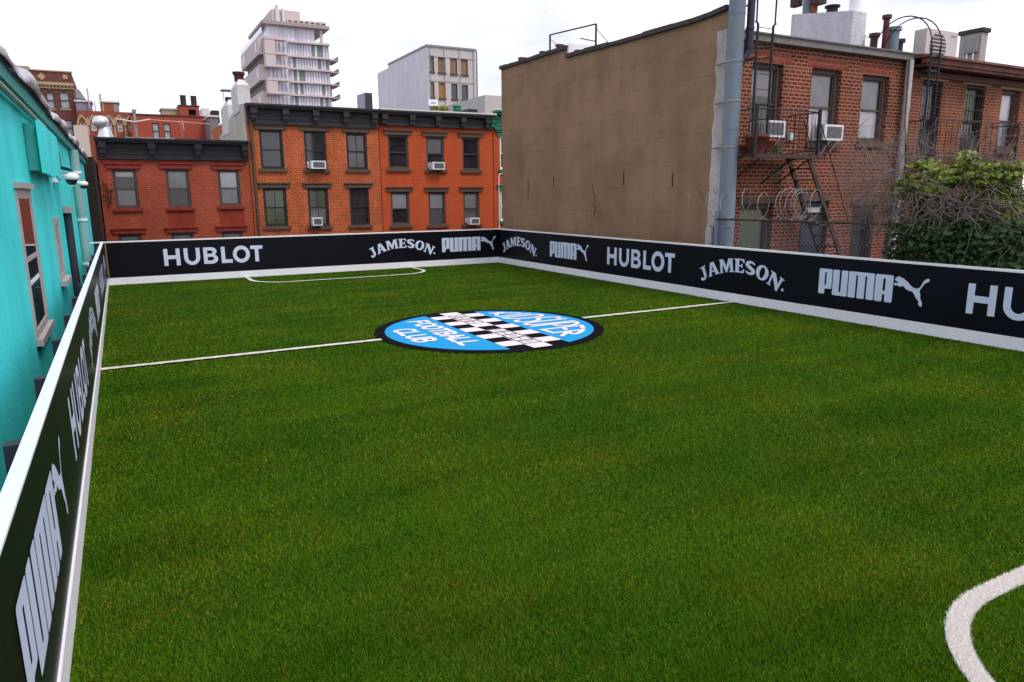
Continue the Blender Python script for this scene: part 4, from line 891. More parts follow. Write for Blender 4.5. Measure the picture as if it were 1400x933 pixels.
mb.solo('razor_wire', [mat('razor_wire_steel', (.24,.225,.215), .5, .4, 12, metal=.5)], 'looping coil of razor wire above the chain link fence and flue foot', 'razor wire')
# ------------------------------------------------------------------ vine over the second house
BARK = mat('grey_vine_bark', (.20,.155,.135), .9, .35, 14)
LEAF1 = mat('bright_vine_leaf', (.145,.185,.014), .5, .55, 5, spec=.4); LEAF2 = mat('dark_ivy_leaf', (.026,.058,.010), .55, .75, 4, spec=.4)
vn = thing('climbing_vine', 'overgrown climbing vine with bright and dark green leaves and a tangle of bare stems', 'vine', (12.4, 6.8, GZ))
def leaves(mb, pts, s0, s1, tilt=.8):
    for c in pts:
        if c[0] < 11.86: c = (11.86+random.random()*.1, c[1], c[2])
        s__ = random.uniform(s0, s1); n_ = Vector((random.gauss(0,tilt)-.6, random.gauss(0,tilt)-.3, random.gauss(0,.6)+.7)).normalized()
        a = n_.cross(Vector((random.gauss(0,1),random.gauss(0,1),random.gauss(0,1)))).normalized()*s__; b = n_.cross(a)*.85; c = Vector(c)
        mb.add([c-a, c-a*.3-b*.8, c+a*.5-b*.55, c+a*1.15, c+a*.5+b*.55+n_*s__*.2, c-a*.3+b*.8+n_*s__*.2], [(0,1,2,3,4,5)])
def blobpts(n, clumps):
    o = []
    for _ in range(n):
        cx_, cy_, cz_, rx, ry, rz = random.choice(clumps); v = Vector([random.gauss(0,1) for _ in range(3)]).normalized()*random.random()**.45
        o.append((cx_+v.x*rx, cy_+v.y*ry, cz_+v.z*rz))
    return o
def vx(px_, py, x): q = at(px_, py, 'X', x); return q
up = []
for i in range(62):
    px_ = random.uniform(1218, 1392); f_ = (px_-1218)/174; top = 250-34*min(1, f_*3)+7*math.sin(f_*19)+10*max(0, f_-.8)*5; py = random.uniform(top+4, 270 if f_ < .4 else 256); q = vx(px_, py, random.uniform(12.1, 12.7))
    up.append((q.x, q.y, q.z, .2, random.uniform(.10,.26), random.uniform(.03,.085)))
for px_, py in ((1375,285),(1350,280),(1385,262),(1362,298),(1390,310),(1345,262),(1370,240),(1388,232),(1380,275),(1366,270),(1378,298),(1340,285),(1356,318),(1372,330),(1395,345),(1348,300),(1392,318),(1330,270),(1398,290)): q = vx(px_, py, 12.4); up.append((q.x, q.y, q.z, .2, .26, .09))
mb = MB(); leaves(mb, blobpts(5200, up), .022, .06); mb.build('bright_foliage', LEAF1, vn)
dk = []
for i in range(95):
    px_ = random.uniform(1226, 1420); py = random.uniform(308, 378); q = vx(px_, py, random.uniform(12.0,12.4)); dk.append((q.x, q.y, q.z, .14, .34, .2))
for i in range(26):
    px_ = random.uniform(1262, 1400); py = random.uniform(262, 308); q = vx(px_, py, 12.75); dk.append((q.x, q.y, q.z, .12, .36, .18))
for i in range(24): dk.append((12.15, random.uniform(4.2, 8.1), random.uniform(-1,1.1), .2, .4, .5))
mb = MB(); leaves(mb, blobpts(12500, dk), .025, .065); mb.build('dark_foliage', LEAF2, vn)
mb = MB()
def wander(p, d, n, step, r, bend=.35, grav=0, fork=.0, depth=0):
    p = Vector(p); d = Vector(d).normalized(); pts = [tuple(p)]
    for i in range(n):
        d = (d+Vector((random.gauss(0,bend*.4), random.gauss(0,bend), random.gauss(0,bend)-grav))).normalized(); p = p+d*step; p.x = max(p.x, 11.88); pts.append(tuple(p))
        if depth < 2 and random.random() < fork: wander(p, d+Vector((random.gauss(0,.3),random.gauss(0,.8),random.gauss(0,.8))), int(n*.6), step, r*.65, bend, grav, fork, depth+1)
    mb.tube(pts, [r*(1-.65*i/n) for i in range(n+1)], 4)
for i in range(95):      # hanging curly stems
    px_ = random.uniform(1205, 1350); q = vx(px_, random.uniform(260, 285), random.uniform(11.98,12.15)); wander(q, (-.04, random.gauss(.1,.5), -1), random.randint(7,12), .065, random.uniform(.008,.014), .42, .05, .06)
for i in range(85):      # twigs standing up above the leaves
    px_ = random.uniform(1165, 1400); q = vx(px_, random.uniform(212, 238), random.uniform(12.2,12.9)); wander(q, (0, random.gauss(-.2,.5), 1), random.randint(6,12), .055, random.uniform(.004,.008), .25, 0, .16)
for i in range(100):     # sprays to the left, over the fence and downspout
    px_ = random.uniform(1195, 1255); q = vx(px_, random.uniform(235, 305), random.uniform(12.05,12.5)); wander(q, (0, 1, random.gauss(.12,.45)), random.randint(8,17), .075, random.uniform(.004,.0085), .28, .02, .16)
for i in range(45):      # long runs to the right
    px_ = random.uniform(1290, 1400); q = vx(px_, random.uniform(250, 320), random.uniform(12.0,12.2)); wander(q, (0, random.choice((-1,1)), random.gauss(0,.35)), random.randint(9,16), .075, random.uniform(.006,.011), .25, 0, .12)
for i in range(9): wander((random.uniform(12.3,12.7), random.uniform(5,8), GZ), (0, random.gauss(0,.15), 1), 30, .19, .035, .10, 0, .03)
mb.build('stems', BARK, vn)
# ------------------------------------------------------------------ row houses across the far end
HY = 32.0
FH = Frame((0, HY, 0), (1,0,0))
HB1 = brick('red_brick', (.30,.040,.018), (.38,.060,.026), (.34,.13,.08), .215, .074, .010, stain=.12, patch=.2)
HB2 = brick('mottled_orange_brick', (.38,.044,.009), (.49,.082,.018), (.52,.24,.11), .21, .078, .011, stain=.12, patch=.28, pscale=2.2)
HB3 = brick('orange_brick', (.46,.060,.013), (.51,.075,.018), (.46,.14,.06), .215, .074, .008, stain=.1, patch=.15)
CORB = mat('black_cornice_paint', (.016,.015,.020), .55, .25, 3); CORG = mat('charcoal_cornice_paint', (.030,.027,.031), .6, .22, 3)
def hole(x0, x1, y0, y1):
    ym = (y0+y1)/2; xm = (x0+x1)/2; return (FH.px(x0,ym)[0], FH.px(x1,ym)[0], FH.px(xm,y1)[1], FH.px(xm,y0)[1])
def house(label, u0, u1, ztop, zcor, bm, cm, brx, holes, depth=12, cap=None, proj=.42):
    h = thing('row_house', label, 'house', ((u0+u1)/2, HY, GZ), 'row houses beyond the far board')
    mb = MB(); FH.wall(mb, u0, u1, GZ, ztop-.12, holes, t=.24)
    for u in (u0, u1): 
        q = [(u,HY,GZ),(u,HY+depth,GZ),(u,HY+depth,ztop-.12),(u,HY,ztop-.12)]; mb.add(q, [(0,3,2,1) if u == u0 else (0,1,2,3)])
    mb.build('wall', [bm, DARK], h)
    MB().box(u0+.01, u1-.01, HY+.02, HY+depth, ztop-.25, ztop-.14).build('roof', ROOFD, h)
    mb = MB(); FH.box(mb, u0+.03, u1-.03, -.02, .10, zcor, ztop-.17); FH.box(mb, u0+.03, u1-.03, -.01, .14, zcor-.05, zcor+.05)
    FH.box(mb, u0, u1, -.02, proj*.8, ztop-.168, ztop-.08); FH.box(mb, u0-.03, u1+.03, -.05, proj, ztop-.078, ztop)
    co = mb.build('cornice', cm, h)
    if cap: mb = MB(); FH.box(mb, u0-.03, u1+.03, -.1, proj+.01, ztop+.002, ztop+.06); mb.build('metal_edge', cap, co)
    zr = ztop-.17; us = [FH.px(x, (195 if bm is HB1 else 160))[0] for x in brx]
    for u in us:
        mb = MB(); FH.box(mb, u-.13, u+.13, .10, .34, zr-.22, zr); FH.box(mb, u-.11, u+.11, .10, .27, zr-.40, zr-.222); FH.box(mb, u-.09, u+.09, .10, .20, zcor+.06, zr-.402); mb.build('bracket', cm, co)
    mb = MB(); ed = sorted(us)
    for a, b in zip(ed, ed[1:]):
        for (c, d, e, f) in ((a+.2,b-.2,zcor+.14,zcor+.17),(a+.2,b-.2,zr-.2,zr-.17),(a+.2,a+.23,zcor+.171,zr-.201),(b-.23,b-.2,zcor+.171,zr-.201)): FH.box(mb, c, d, .10, .125, e, f)
    mb.build('frieze_mouldings', cm, co)
    return h
H1w = [hole(155.5,188.7,231,284.8), hole(227.7,260,231,283.4), hole(298.7,328.3,232,281.6)]
H1l = [hole(164,196,319.7,372), hole(236,266.5,318,370), hole(305,333.7,316,368)]
h1 = house('low red brick row house with black bracketed cornice and red painted window lintels', -.56, 4.93, 4.62, FH.px(230,217)[1], HB1, CORB, (139,206,269,333), H1w+H1l)
opt = dict(sill=.1, lintel=.16, rec=.09, fw=.075)
rl = dict(opt, sill_m=REDP, lint_m=REDP)
window(h1, FH, *H1w[0], SASHB, BLIND, BLINDG, topfrac=.35, **rl); window(h1, FH, *H1w[1], SASHB, BLINDG, None, **rl); window(h1, FH, *H1w[2], SASHB, BLIND, BLINDG, **rl)
for q in H1l: window(h1, FH, *q, SASHB, BLINDG, None, topfrac=.7, **rl)
SPM = brick('worn_red_paint_on_brick', (.25,.034,.016), (.27,.04,.02), (.27,.05,.03), .215, .074, .010, stain=.1, patch=.3, pscale=2)
for q, q2 in zip(H1w[1:], H1l[1:]): mb = MB(); FH.box(mb, q[0]-.06, q[1]+.08, -.02, .004, q2[3]+.24, q[2]-.14); mb.build('painted_spandrel', SPM, h1)
a = FH.px(148,262); mb = MB()
for i in range(14): c = (-.33+random.gauss(0,.08), HY-.06-random.random()*.08, a[1]+random.gauss(-.1,.25)); mb.tube([c,(c[0]+random.gauss(0,.15),c[1]-.03,c[2]+random.gauss(0,.2))], .018, 5)
mb.solo('cable_bundle', [STEEL], 'tangle of black cables on the left corner of the low red brick house', 'cables')
H2w = [hole(355.3,387.4,177.5,231), hole(416.5,446.3,179.4,231.9), hole(474,502,181.5,231.9)]
H2l = [hole(361,392.7,257,309.7), hole(421.7,449.5,257,309.7), hole(478.6,505,257,307.8)]
h2 = house('taller row house of mottled orange brick with charcoal cornice and brown lintels', 4.96, 10.58, FH.px(420,145.5)[1]-.02, FH.px(420,170.5)[1], HB2, CORG, (346,389,430,471,510), H2w+H2l)
bo = dict(opt, muntin=2)
for q, a, b in ((H2w[0],None,None),(H2w[1],None,None),(H2w[2],BLINDG,BLINDG),(H2l[0],CURT,CURT),(H2l[1],CURT,BLINDG),(H2l[2],None,None)): window(h2, FH, *q, SASHD, a, b, **(opt if q is H2w[0] else bo))
mb = MB(); u = FH.px(348,240)[0]; mb.tube([(u,HY-.08,GZ),(u,HY-.08,FH.px(346,168)[1])], .06, 8); mb.build('downspout', STONE, h2)
H3w = [hole(530.6,558.6,184.7,231), hole(583,607.5,186.8,232.5), hole(632.2,655.6,188.2,233)]
H3l = [hole(534.6,560,262.3,307.9), hole(586.2,609.4,262.7,307.6), hole(633.7,655.6,262.3,306.5)]
h3 = house('smooth orange brick row house with white metal roof edge over its charcoal cornice', 10.61, 16.33, FH.px(600,153.6)[1]-.05, FH.px(600,173.2)[1], HB3, CORG, (523.5,561,596,630.5,663.5), H3w+H3l, cap=OFFWHITE)
for q, a, b, f in ((H3w[0],None,None,1),(H3w[1],BLINDG,None,1),(H3w[2],None,None,1),(H3l[0],BLIND,None,1),(H3l[1],BLIND,BLINDG,1),(H3l[2],BLIND,BLINDG,1)): window(h3, FH, *q, SASHB, a, b, topfrac=f, **opt)
H4w = [(16.72,17.62,H3w[2][2]+.05,H3w[2][3]+.12), (18.5,19.4,H3w[2][2]+.05,H3w[2][3]+.12)]; H4l = [(16.72,17.62,H3l[2][2]+.1,H3l[2][3]+.08), (18.5,19.4,H3l[2][2]+.1,H3l[2][3]+.08)]
h4 = house('orange brick row house with bright green cornice and lintels peeking past the tan wall', 16.37, 21.8, FH.px(678,152)[1], FH.px(678,175)[1]-.05, HB3, GREENP, (671.5,702,730), H4w+H4l, cap=OFFWHITE)
for q in H4w+H4l: window(h4, FH, *q, WHITE, BLINDG, BLIND if q in H4l else None, **dict(opt, sill_m=GREENP, lint_m=GREENP))
mb = MB(); u = 16.62; zt = FH.px(675,238)[1]; mb.tube([(u,HY-.05,GZ),(u,HY-.05,zt-.1),(u+.06,HY-.05,zt),(u+.5,HY-.05,zt+.02)], .025, 6); mb.build('conduit', WHITE, h4)
g = 'air conditioners on the row houses'
def ac_px(x0, x1, y0, y1, label, side=True):
    a = FH.px(x0,(y0+y1)/2); b = FH.px(x1,(y0+y1)/2); air_conditioner(FH, a[0], b[0], FH.px((x0+x1)/2,y1)[1], FH.px((x0+x1)/2,y0)[1], label, g, .35, True, False, side)
ac_px(420,445,220.5,231.3,'white air conditioner in the upper middle window of the mottled orange brick house')
ac_px(425,438.5,297.5,308.5,'white air conditioner in the lower middle window of the mottled orange brick house', False)
ac_px(585,606,222.3,232.5,'white air conditioner in the upper middle window of the smooth orange brick house')
ac_px(637,653,298,307,'white air conditioner in the lower right window of the smooth orange brick house')
# dark gap and neighbour behind the teal building
gy = 29.5
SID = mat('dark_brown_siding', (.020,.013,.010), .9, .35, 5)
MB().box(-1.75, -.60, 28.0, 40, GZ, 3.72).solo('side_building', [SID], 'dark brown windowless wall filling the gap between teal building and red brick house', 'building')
# roof items of house 1
SIL = mat('spun_aluminium', (.62,.62,.65), .35, .1, 4, metal=.7)
q = at(140, 186, 'Y', 34.5); t = thing('turbine_vent', 'silver turbine ventilator on the roof of the low red brick house', 'roof vent', (q.x, 34.5, 4.5))
MB().lathe((q.x+.12,34.5,4.45), [(.36,0),(.36,.2),(.17,.75)], 16).build('base', SIL, t); mb = MB(); mb.lathe((q.x,34.5,5.16), [(.16,0),(.26,.08),(.31,.22),(.29,.36),(.18,.47),(.05,.50)], 18); mb.build('turbine', SIL, t)
t = thing('antenna_mast', 'grey mast with long horizontal television antenna boom above the low red brick house', 'antenna', (.92, 34.5, 4.5))
a = at(183,150,'Y',34.5); mb = MB(); mb.tube([(a.x,34.5,4.45),(a.x,34.5,a.z)], .055, 8); mb.tube([(a.x,34.5,a.z-.12),(a.x,34.5,a.z)], .08, 8); mb.build('mast', GREYM, t)
a, b, c = at(158,162.5,'Y',34.4), at(205,163.5,'Y',34.4), at(184,167,'Y',34.4)
mb = MB(); mb.tube([a, c], .03, 6); mb.tube([c, b], .03, 6); mb.build('boom', OFFWHITE, t)
t = thing('television_antenna', 'thin pale television antenna rod with a small loop in front of the orange block', 'antenna', (4.0, 34.6, 4.5))
a, b = at(205,164,'Y',34.6), at(287,170,'Y',34.6); mb = MB(); mb.tube([a,b], .022, 5); c = at(248,170,'Y',34.6); mb.tube([c,(c.x-.1,34.6,c.z+.12),(c.x+.05,34.6,c.z+.14),(c.x+.08,34.6,c.z-.25)], .02, 5); mb.build('boom', mat('pinkish_rod', (.5,.28,.22), .6, .1, 4), t)
mb = MB(); mb.tube([(c.x,34.6,4.45),(c.x,34.6,c.z)], .014, 5); mb.build('mast', GREYM, t)
MB().box(.5, 2.4, 34.6, 36, 4.4, 4.85).solo('skylight', [OFFWHITE], 'low pale skylight curb on the roof behind the antenna mast', 'skylight')
# cream party wall and chimneys of house 2
CRM = mat('cream_stucco', (.45,.42,.36), .85, .1, 3, stain=.12, bump=.2)
PX_ = 4.93
t = thing('party_wall', 'cream stucco party wall with raking top beside the taller brick house', 'wall', (PX_, 37, 4.4))
P = [(32.05,4.35),(32.05,6.12),(33.2,6.2),(34.9,6.15),(36.6,5.75),(38.7,5.5),(40.4,5.45),(40.4,4.35)]
mb = MB(); n = len(P); mb.add([(PX_-.03,y,z_) for y,z_ in P]+[(PX_+.35,y,z_) for y,z_ in P], [tuple(range(n)), tuple(range(n,2*n))[::-1]]+[((i+1)%n, i, i+n, (i+1)%n+n) for i in range(n)]); mb.build('wall', CRM, t)
g = 'whitewashed chimneys of the row houses'
CH2 = mat('whitewashed_brick', (.62,.60,.60), .85, .14, 4, stain=.15, bump=.6)
def chim(y0, y1, z0, z1, px0, px1, label, potm):
    t = thing('chimney', label, 'chimney', ((px0+px1)/2, (y0+y1)/2, z0), g)
    mb = MB(); mb.hexa([(px0,y0,z0),(px1,y0,z0),(px1,y1,z0),(px0,y1,z0),(px0,y0,z1),(px1,y0,z1),(px1,y1,z1),(px0,y1,z1)]); c = ((px0+px1)/2,(y0+y1)/2)
    mb.hexa([(px0,y0,z1),(px1,y0,z1),(px1,y1,z1),(px0,y1,z1),(px0+.15,y0+.5,z1+.28),(px1-.15,y0+.5,z1+.28),(px1-.15,y1-.5,z1+.28),(px0+.15,y1-.5,z1+.28)]); mb.build('stack', CH2, t)
    return t, c
t, c = chim(33.0, 34.9, 5.9, 6.98, 4.86, 5.36, 'taller whitewashed chimney with a dark red pot beside the charcoal cornice', TERRA)
MB().lathe((c[0],c[1],7.24), [(.2,0),(.2,.25),(.25,.27),(.26,.38)], 12).build('chimney_pot', mat('sooty_clay', (.09,.03,.025), .85, .3, 8), t)
t, c = chim(36.4, 38.9, 5.3, 6.55, 4.87, 5.33, 'shorter whitewashed chimney with a flat metal rain cap on the party wall', STEEL)
MB().lathe((c[0],c[1],6.82), [(.14,0),(.14,.2)], 12).build('chimney_pot', STEEL, t); mb = MB(); mb.box(c[0]-.3,c[0]+.3,c[1]-.3,c[1]+.3,7.3,7.34)
for dx in (-.2,.2): mb.tube([(c[0]+dx,c[1],6.85),(c[0]+dx,c[1],7.3)], .012, 4)
mb.build('rain_cap', GREYM, t)
# ------------------------------------------------------------------ far buildings
def simple_windows(root, F, rects, frame, paneM, name='window', sill=None, fw=.09):
    for u0, u1, z0, z1 in rects:
        mb = MB()
        for a, b, c, d in ((u0,u0+fw,z0,z1),(u1-fw,u1,z0,z1),(u0+fw,u1-fw,z1-fw,z1),(u0+fw,u1-fw,z0,z0+fw),(u0+fw,u1-fw,(z0+z1)/2-.04,(z0+z1)/2+.04)): F.box(mb, a, b, -.16, -.06, c, d)
        w = mb.build(name, frame, root); mb = MB(); F.box(mb, u0+fw, u1-fw, -.19, -.165, z0+fw, z1-fw); mb.build('pane', paneM, w)
        if sill: mb = MB(); F.box(mb, u0-.1, u1+.1, -.05, .10, z0-.18, z0-.003); mb.build('sill', sill, w)
FARGL = mat('far_window_glass', (.05,.06,.075), .12, .3, 1, spec=.6); FARBL = mat('far_blinds', (.30,.32,.33), .6, .25, 2)
BRN = brick('brown_red_brick', (.13,.035,.028), (.16,.045,.035), (.20,.11,.09), .3, .11, .012, patch=.15); BUFF = mat('buff_stone', (.36,.27,.16), .85, .15, 1)
FP = Frame((0, 120, 0), (1,0,0)); P = lambda x, y, F=FP: F.px(x, y)
def pr(x0, x1, y0, y1, F): a = F.px((x0+x1)/2, y1); b = F.px((x0+x1)/2, y0); m_ = (y0+y1)/2; return (F.px(x0,m_)[0], F.px(x1,m_)[0], a[1], b[1])
u0, u1 = P(20,130)[0], P(103,145)[0]; zt = P(85,99)[1]
t = thing('apartment_building', 'dark red brick apartment building with buff trim and arched windows above the teal roof', 'building', ((u0+u1)/2, 120, GZ))
wr = [pr(64,74.5,126,149,FP), pr(82,95,126,149,FP), pr(46,56,125,149,FP), pr(87.5,99.5,164,186,FP), pr(68,79,163,186,FP)]
mb = MB(); FP.wall(mb, u0, u1, GZ, zt, wr, t=.3); mb.add([(u1,120,GZ),(u1,140,GZ),(u1,140,zt),(u1,120,zt)], [(0,1,2,3)]); mb.build('wall', [BRN, DARK], t)
MB().box(u0, u1-.02, 120.05, 140, zt-.3, zt-.1).build('roof', ROOFD, t)
simple_windows(t, FP, wr, SASHD, FARBL, sill=BUFF)
mb = MB(); z1, z2 = P(75,113)[1], P(75,117)[1]; FP.box(mb, u0, u1+.1, -.05, .35, z2, z1); FP.box(mb, u0, u1+.05, -.05, .15, P(75,121.5)[1], P(75,119.5)[1])
k = 16
for i in range(k): u = u0+(u1-u0)*(i+.3)/k; FP.box(mb, u, u+.22, -.02, .25, P(75,119.4)[1], z2-.01)
FP.box(mb, u0-.05, u1+.15, -.3, .12, zt, zt+.16); mb.build('cornice', BUFF, t)
c = P(56.5,105); mb = MB(); FP.box(mb, P(86,107)[0], P(92.5,107)[0], -.02, .08, P(89,108.5)[1], P(89,102.5)[1]); mb.build('stone_inlay', BUFF, t); mb = MB(); mb.hexa([FP.p(c[0]-.5,-.02,c[1]),FP.p(c[0],-.02,c[1]-.5),FP.p(c[0]+.5,-.02,c[1]),FP.p(c[0],-.02,c[1]+.5),FP.p(c[0]-.5,.08,c[1]),FP.p(c[0],.08,c[1]-.5),FP.p(c[0]+.5,.08,c[1]),FP.p(c[0],.08,c[1]+.5)]); mb.build('stone_inlay', BUFF, t)
mb = MB()
for q in wr[:3]:
    um = (q[0]+q[1])/2; FP.box(mb, um-.18, um+.18, -.02, .14, q[3]+.2, q[3]+.95)
    for i in range(9):
        a0, a1 = PI*i/9, PI*(i+1)/9; r0, r1 = (q[1]-q[0])/2*.98, (q[1]-q[0])/2+.25; zc = q[3]-(q[1]-q[0])/2*.55
        mb.hexa([FP.p(um+r0*math.cos(a0),.0,zc+r0*math.sin(a0)*.6),FP.p(um+r1*math.cos(a0),.0,zc+r1*math.sin(a0)*.6),FP.p(um+r1*math.cos(a1),0,zc+r1*math.sin(a1)*.6),FP.p(um+r0*math.cos(a1),0,zc+r0*math.sin(a1)*.6)]+[FP.p(um+r0*math.cos(a0),.06,zc+r0*math.sin(a0)*.6),FP.p(um+r1*math.cos(a0),.06,zc+r1*math.sin(a0)*.6),FP.p(um+r1*math.cos(a1),.06,zc+r1*math.sin(a1)*.6),FP.p(um+r0*math.cos(a1),.06,zc+r0*math.sin(a1)*.6)])
mb.build('window_heads', STONE, t)
a, b = P(38,89), P(20,99); MB().box(b[0], a[0], 121, 126, zt-.2, a[1]).build('bulkhead', BUFF, t)
FO = Frame((0, 112, 0), (1,0,0))
ga, gb = FO.px(104,150)[0], FO.px(184,160)[0]; zg = FO.px(140,152.5)[1]
t = thing('gothic_building', 'red brick building with buff pointed arch windows behind the silver turbine vent', 'building', ((ga+gb)/2, 112, GZ))
gw = [pr(109.5,116.5,168.5,175.5,FO), pr(125,132,168.5,179,FO), pr(147,153,168.5,180,FO), pr(161,167.5,168.5,180,FO), pr(175.5,182,169,180,FO)]
mb = MB(); FO.wall(mb, ga, gb, GZ, zg, gw, t=.3); mb.build('wall', [brick('red_brick_far', (.25,.055,.035), (.28,.065,.045), (.27,.12,.09), .3, .11, .01, patch=.12), DARK], t); MB().box(ga, gb, 112.05, 130, zg-.3, zg-.05).build('roof', ROOFD, t)
simple_windows(t, FO, gw, OFFWHITE, FARBL, fw=.07)
mb = MB()
for q, nx in zip(gw, gw[1:]+[None]):
    um = (q[0]+q[1])/2; r = (q[1]-q[0])*.95
    for s__ in (1,-1): mb.tube([FO.p(um+s__*r,.04,q[3]-.3), FO.p(um+s__*r*.75,.04,q[3]+.35), FO.p(um,.04,q[3]+.95)], .14, 6)
    if nx: FO.box(mb, q[1]+.25, nx[0]-.25, -.03, .05, q[2]-.8, q[3]+.7)
mb.build('stone_tracery', BUFF, t)
MB().box(FO.px(107,185)[0], FO.px(124,185)[0], 100, 104, GZ, FO.px(115,176)[1]-.6).solo('pale_annex', [mat('pale_annex_paint', (.50,.42,.35), .8, .08, 2)], 'small pale annex block below the pointed arch windows', 'building')
FO2 = Frame((0, 110, 0), (1,0,0)); ORP = mat('orange_red_paint', (.31,.058,.032), .8, .06, 1)
oa, ob = FO2.px(179,170)[0], FO2.px(287,170)[0]; zo, zo2 = FO2.px(184,157)[1], FO2.px(287,162)[1]
t = thing('painted_building', 'long orange red painted building below the white sky left of the chimneys', 'building', ((oa+ob)/2, 110, GZ))
ow = [pr(208.5,218,168.5,190,FO2), pr(224,233.5,169,190,FO2)]
mb = MB(); FO2.wall(mb, oa, ob, GZ, zo, ow, t=.3); mb.add([(ob,110,GZ),(ob,124,GZ),(ob,124,zo),(ob,110,zo)], [(0,1,2,3)]); mb.build('wall', [ORP, DARK], t); MB().box(oa, ob, 110.02, 124, zo-.3, zo-.02).build('roof', ROOFD, t); mb = MB(); FO2.box(mb, oa-.1, ob+.1, -.3, .12, zo, zo+.14); mb.build('coping', COPE, t)
simple_windows(t, FO2, ow, SASHD, FARBL)
a, b = at(245,146,'Y',112), at(273,158,'Y',112); FQ = Frame((0,112,0),(1,0,0)); pz0 = zo-.05
hh = MB(); hw_ = [pr(258,268,150,158,FQ)]; FQ.wall(hh, a.x, b.x, pz0, a.z+.1, [(hw_[0][0],hw_[0][1],hw_[0][2],hw_[0][3])], t=.2); hh.add([(a.x,112,pz0),(a.x,116,pz0),(a.x,116,a.z+.1),(a.x,112,a.z+.1)], [(0,3,2,1)]); hh.add([(b.x,112,pz0),(b.x,116,pz0),(b.x,116,a.z+.1),(b.x,112,a.z+.1)], [(0,1,2,3)]); hh = hh.build('bulkhead', [ORP, DARK], t)
MB().box(a.x-.1, b.x+.1, 111.9, 116.1, a.z+.1, a.z+.25).build('bulkhead_roof', COPE, hh)
for x0, x1, y0, lab in ((245.5,254,131.5,'left'),(260,268.5,132.5,'right')):
    c, d = at(x0, y0, 'Y', 113.5), at(x1, y0, 'Y', 113.5); tt = thing('rooftop_tank', 'dark cylindrical rooftop tank, %s one of the pair on the orange bulkhead' % lab, 'tank', ((c.x+d.x)/2, 113.5, a.z+.26), 'rooftop tanks'); r = (d.x-c.x)/2
    MB().lathe(((c.x+d.x)/2,113.5,a.z+.26), [(r*.95,0),(r*.95,(c.z-a.z)*.8),(r,(c.z-a.z)*.82),(r,c.z-a.z-.25)], 14).build('shell', RUST, tt); MB().lathe(((c.x+d.x)/2,113.5,c.z), [(r*1.05,0),(r*1.05,.1)], 14).build('lid', STEEL, tt)
def roofbox(x0, x1, y0, y1, Y, m_, name, label, cat, d=4, trim=None):
    a, b = at(x0, y0, 'Y', Y), at(x1, y1, 'Y', Y); zb = at((x0+x1)/2, y1, 'Y', Y).z-1.2
    t = thing(name, label, cat, ((a.x+b.x)/2, Y, zb)); MB().box(a.x, b.x, Y, Y+d, zb, a.z).build('body', m_, t)
    MB().box(a.x-.15, b.x+.15, Y-.15, Y+d+.1, a.z+.002, a.z+.2).build('roof_edge', trim or OFFWHITE, t); return t
roofbox(221,248,149.5,156,114,BUFF,'stair_bulkhead','long buff bulkhead left of the rooftop tanks','bulkhead')
t = roofbox(139.5,163,140,152,116,mat('rust_panels', (.26,.07,.04), .7, .15, 2),'stair_bulkhead','red roof bulkhead with a grey door and yellow side panel','bulkhead')
a = at(155,143,'Y',115.9); b = at(162,152,'Y',115.9); MB().box(a.x,b.x,115.93,115.99,b.z-.6,a.z).build('door', GREYM, t); a = at(139.6,141,'Y',115.9); b = at(142.5,152,'Y',115.9); MB().box(a.x,b.x,115.92,115.985,b.z-.5,a.z).build('side_panel', mat('yellow_paint', (.5,.3,.05), .6, .1, 2), t)
roofbox(103,126,139,151,118,mat('violet_grey_metal', (.20,.18,.24), .6, .1, 1),'mechanical_room','grey mechanical room with white edge right of the dark red apartment building','bulkhead')
t = thing('roof_fan', 'grey angled roof exhaust fan above the grey mechanical room', 'fan', (0,0,0)); a, b = at(103,122,'Y',119), at(113,133,'Y',119); t.location = ((a.x+b.x)/2,119,b.z-.5); OFF[t.name] = tuple(t.location)
zb = b.z-.7; mb = MB(); mb.hexa([(a.x,118.5,zb+.5),(b.x+.4,118.5,zb+.3),(b.x+.4,120,zb+.3),(a.x,120,zb+.5),(a.x,118.5,a.z),(b.x-.3,118.5,a.z-.1),(b.x-.3,120,a.z-.1),(a.x,120,a.z)]); mb.build('hood', GREYM, t); mb = MB(); mb.box(a.x+.1,b.x,118.7,119.8,zb-1,zb+.3); mb.build('base', OFFWHITE, t)
g = 'thin masts on the far roofs'
for x, y0, y1, r, lab in ((136.5,129,153,.16,'pale pink slender mast left of the red roof bulkhead'),(119,121,139,.10,'thin grey mast above the grey mechanical room'),(129,139,148,.06,'very thin short rod between the grey mechanical room and pink mast')):
    a, b = at(x,y0,'Y',117.5), at(x,y1,'Y',117.5); mb = MB(); mb.tube([(a.x,117.5,b.z-1),(a.x,117.5,a.z)], r, 6); mb.solo('mast', [mat('mast_paint', (.5,.33,.33), .6, .05, 1)], lab, 'mast', g)
# grey block between the orange building and the chimneys
t = roofbox(286,301,160,192,104,mat('mid_grey_block', (.16,.15,.15), .8, .2, 1),'grey_building','grey block with dark roof plant squeezed between the orange building and cream wall','building', 8)
a, b = at(289,151,'Y',106), at(300,158,'Y',106); MB().box(a.x,b.x,106,108,b.z-1,a.z).build('roof_plant', STEEL, t)
a, b = at(276,148,'Y',120), at(287,160,'Y',120); MB().box(a.x,b.x,120,124,b.z-4,a.z).solo('white_cabinet', [OFFWHITE], 'small pale cabinet on the roofs right of the orange bulkhead', 'cabinet')
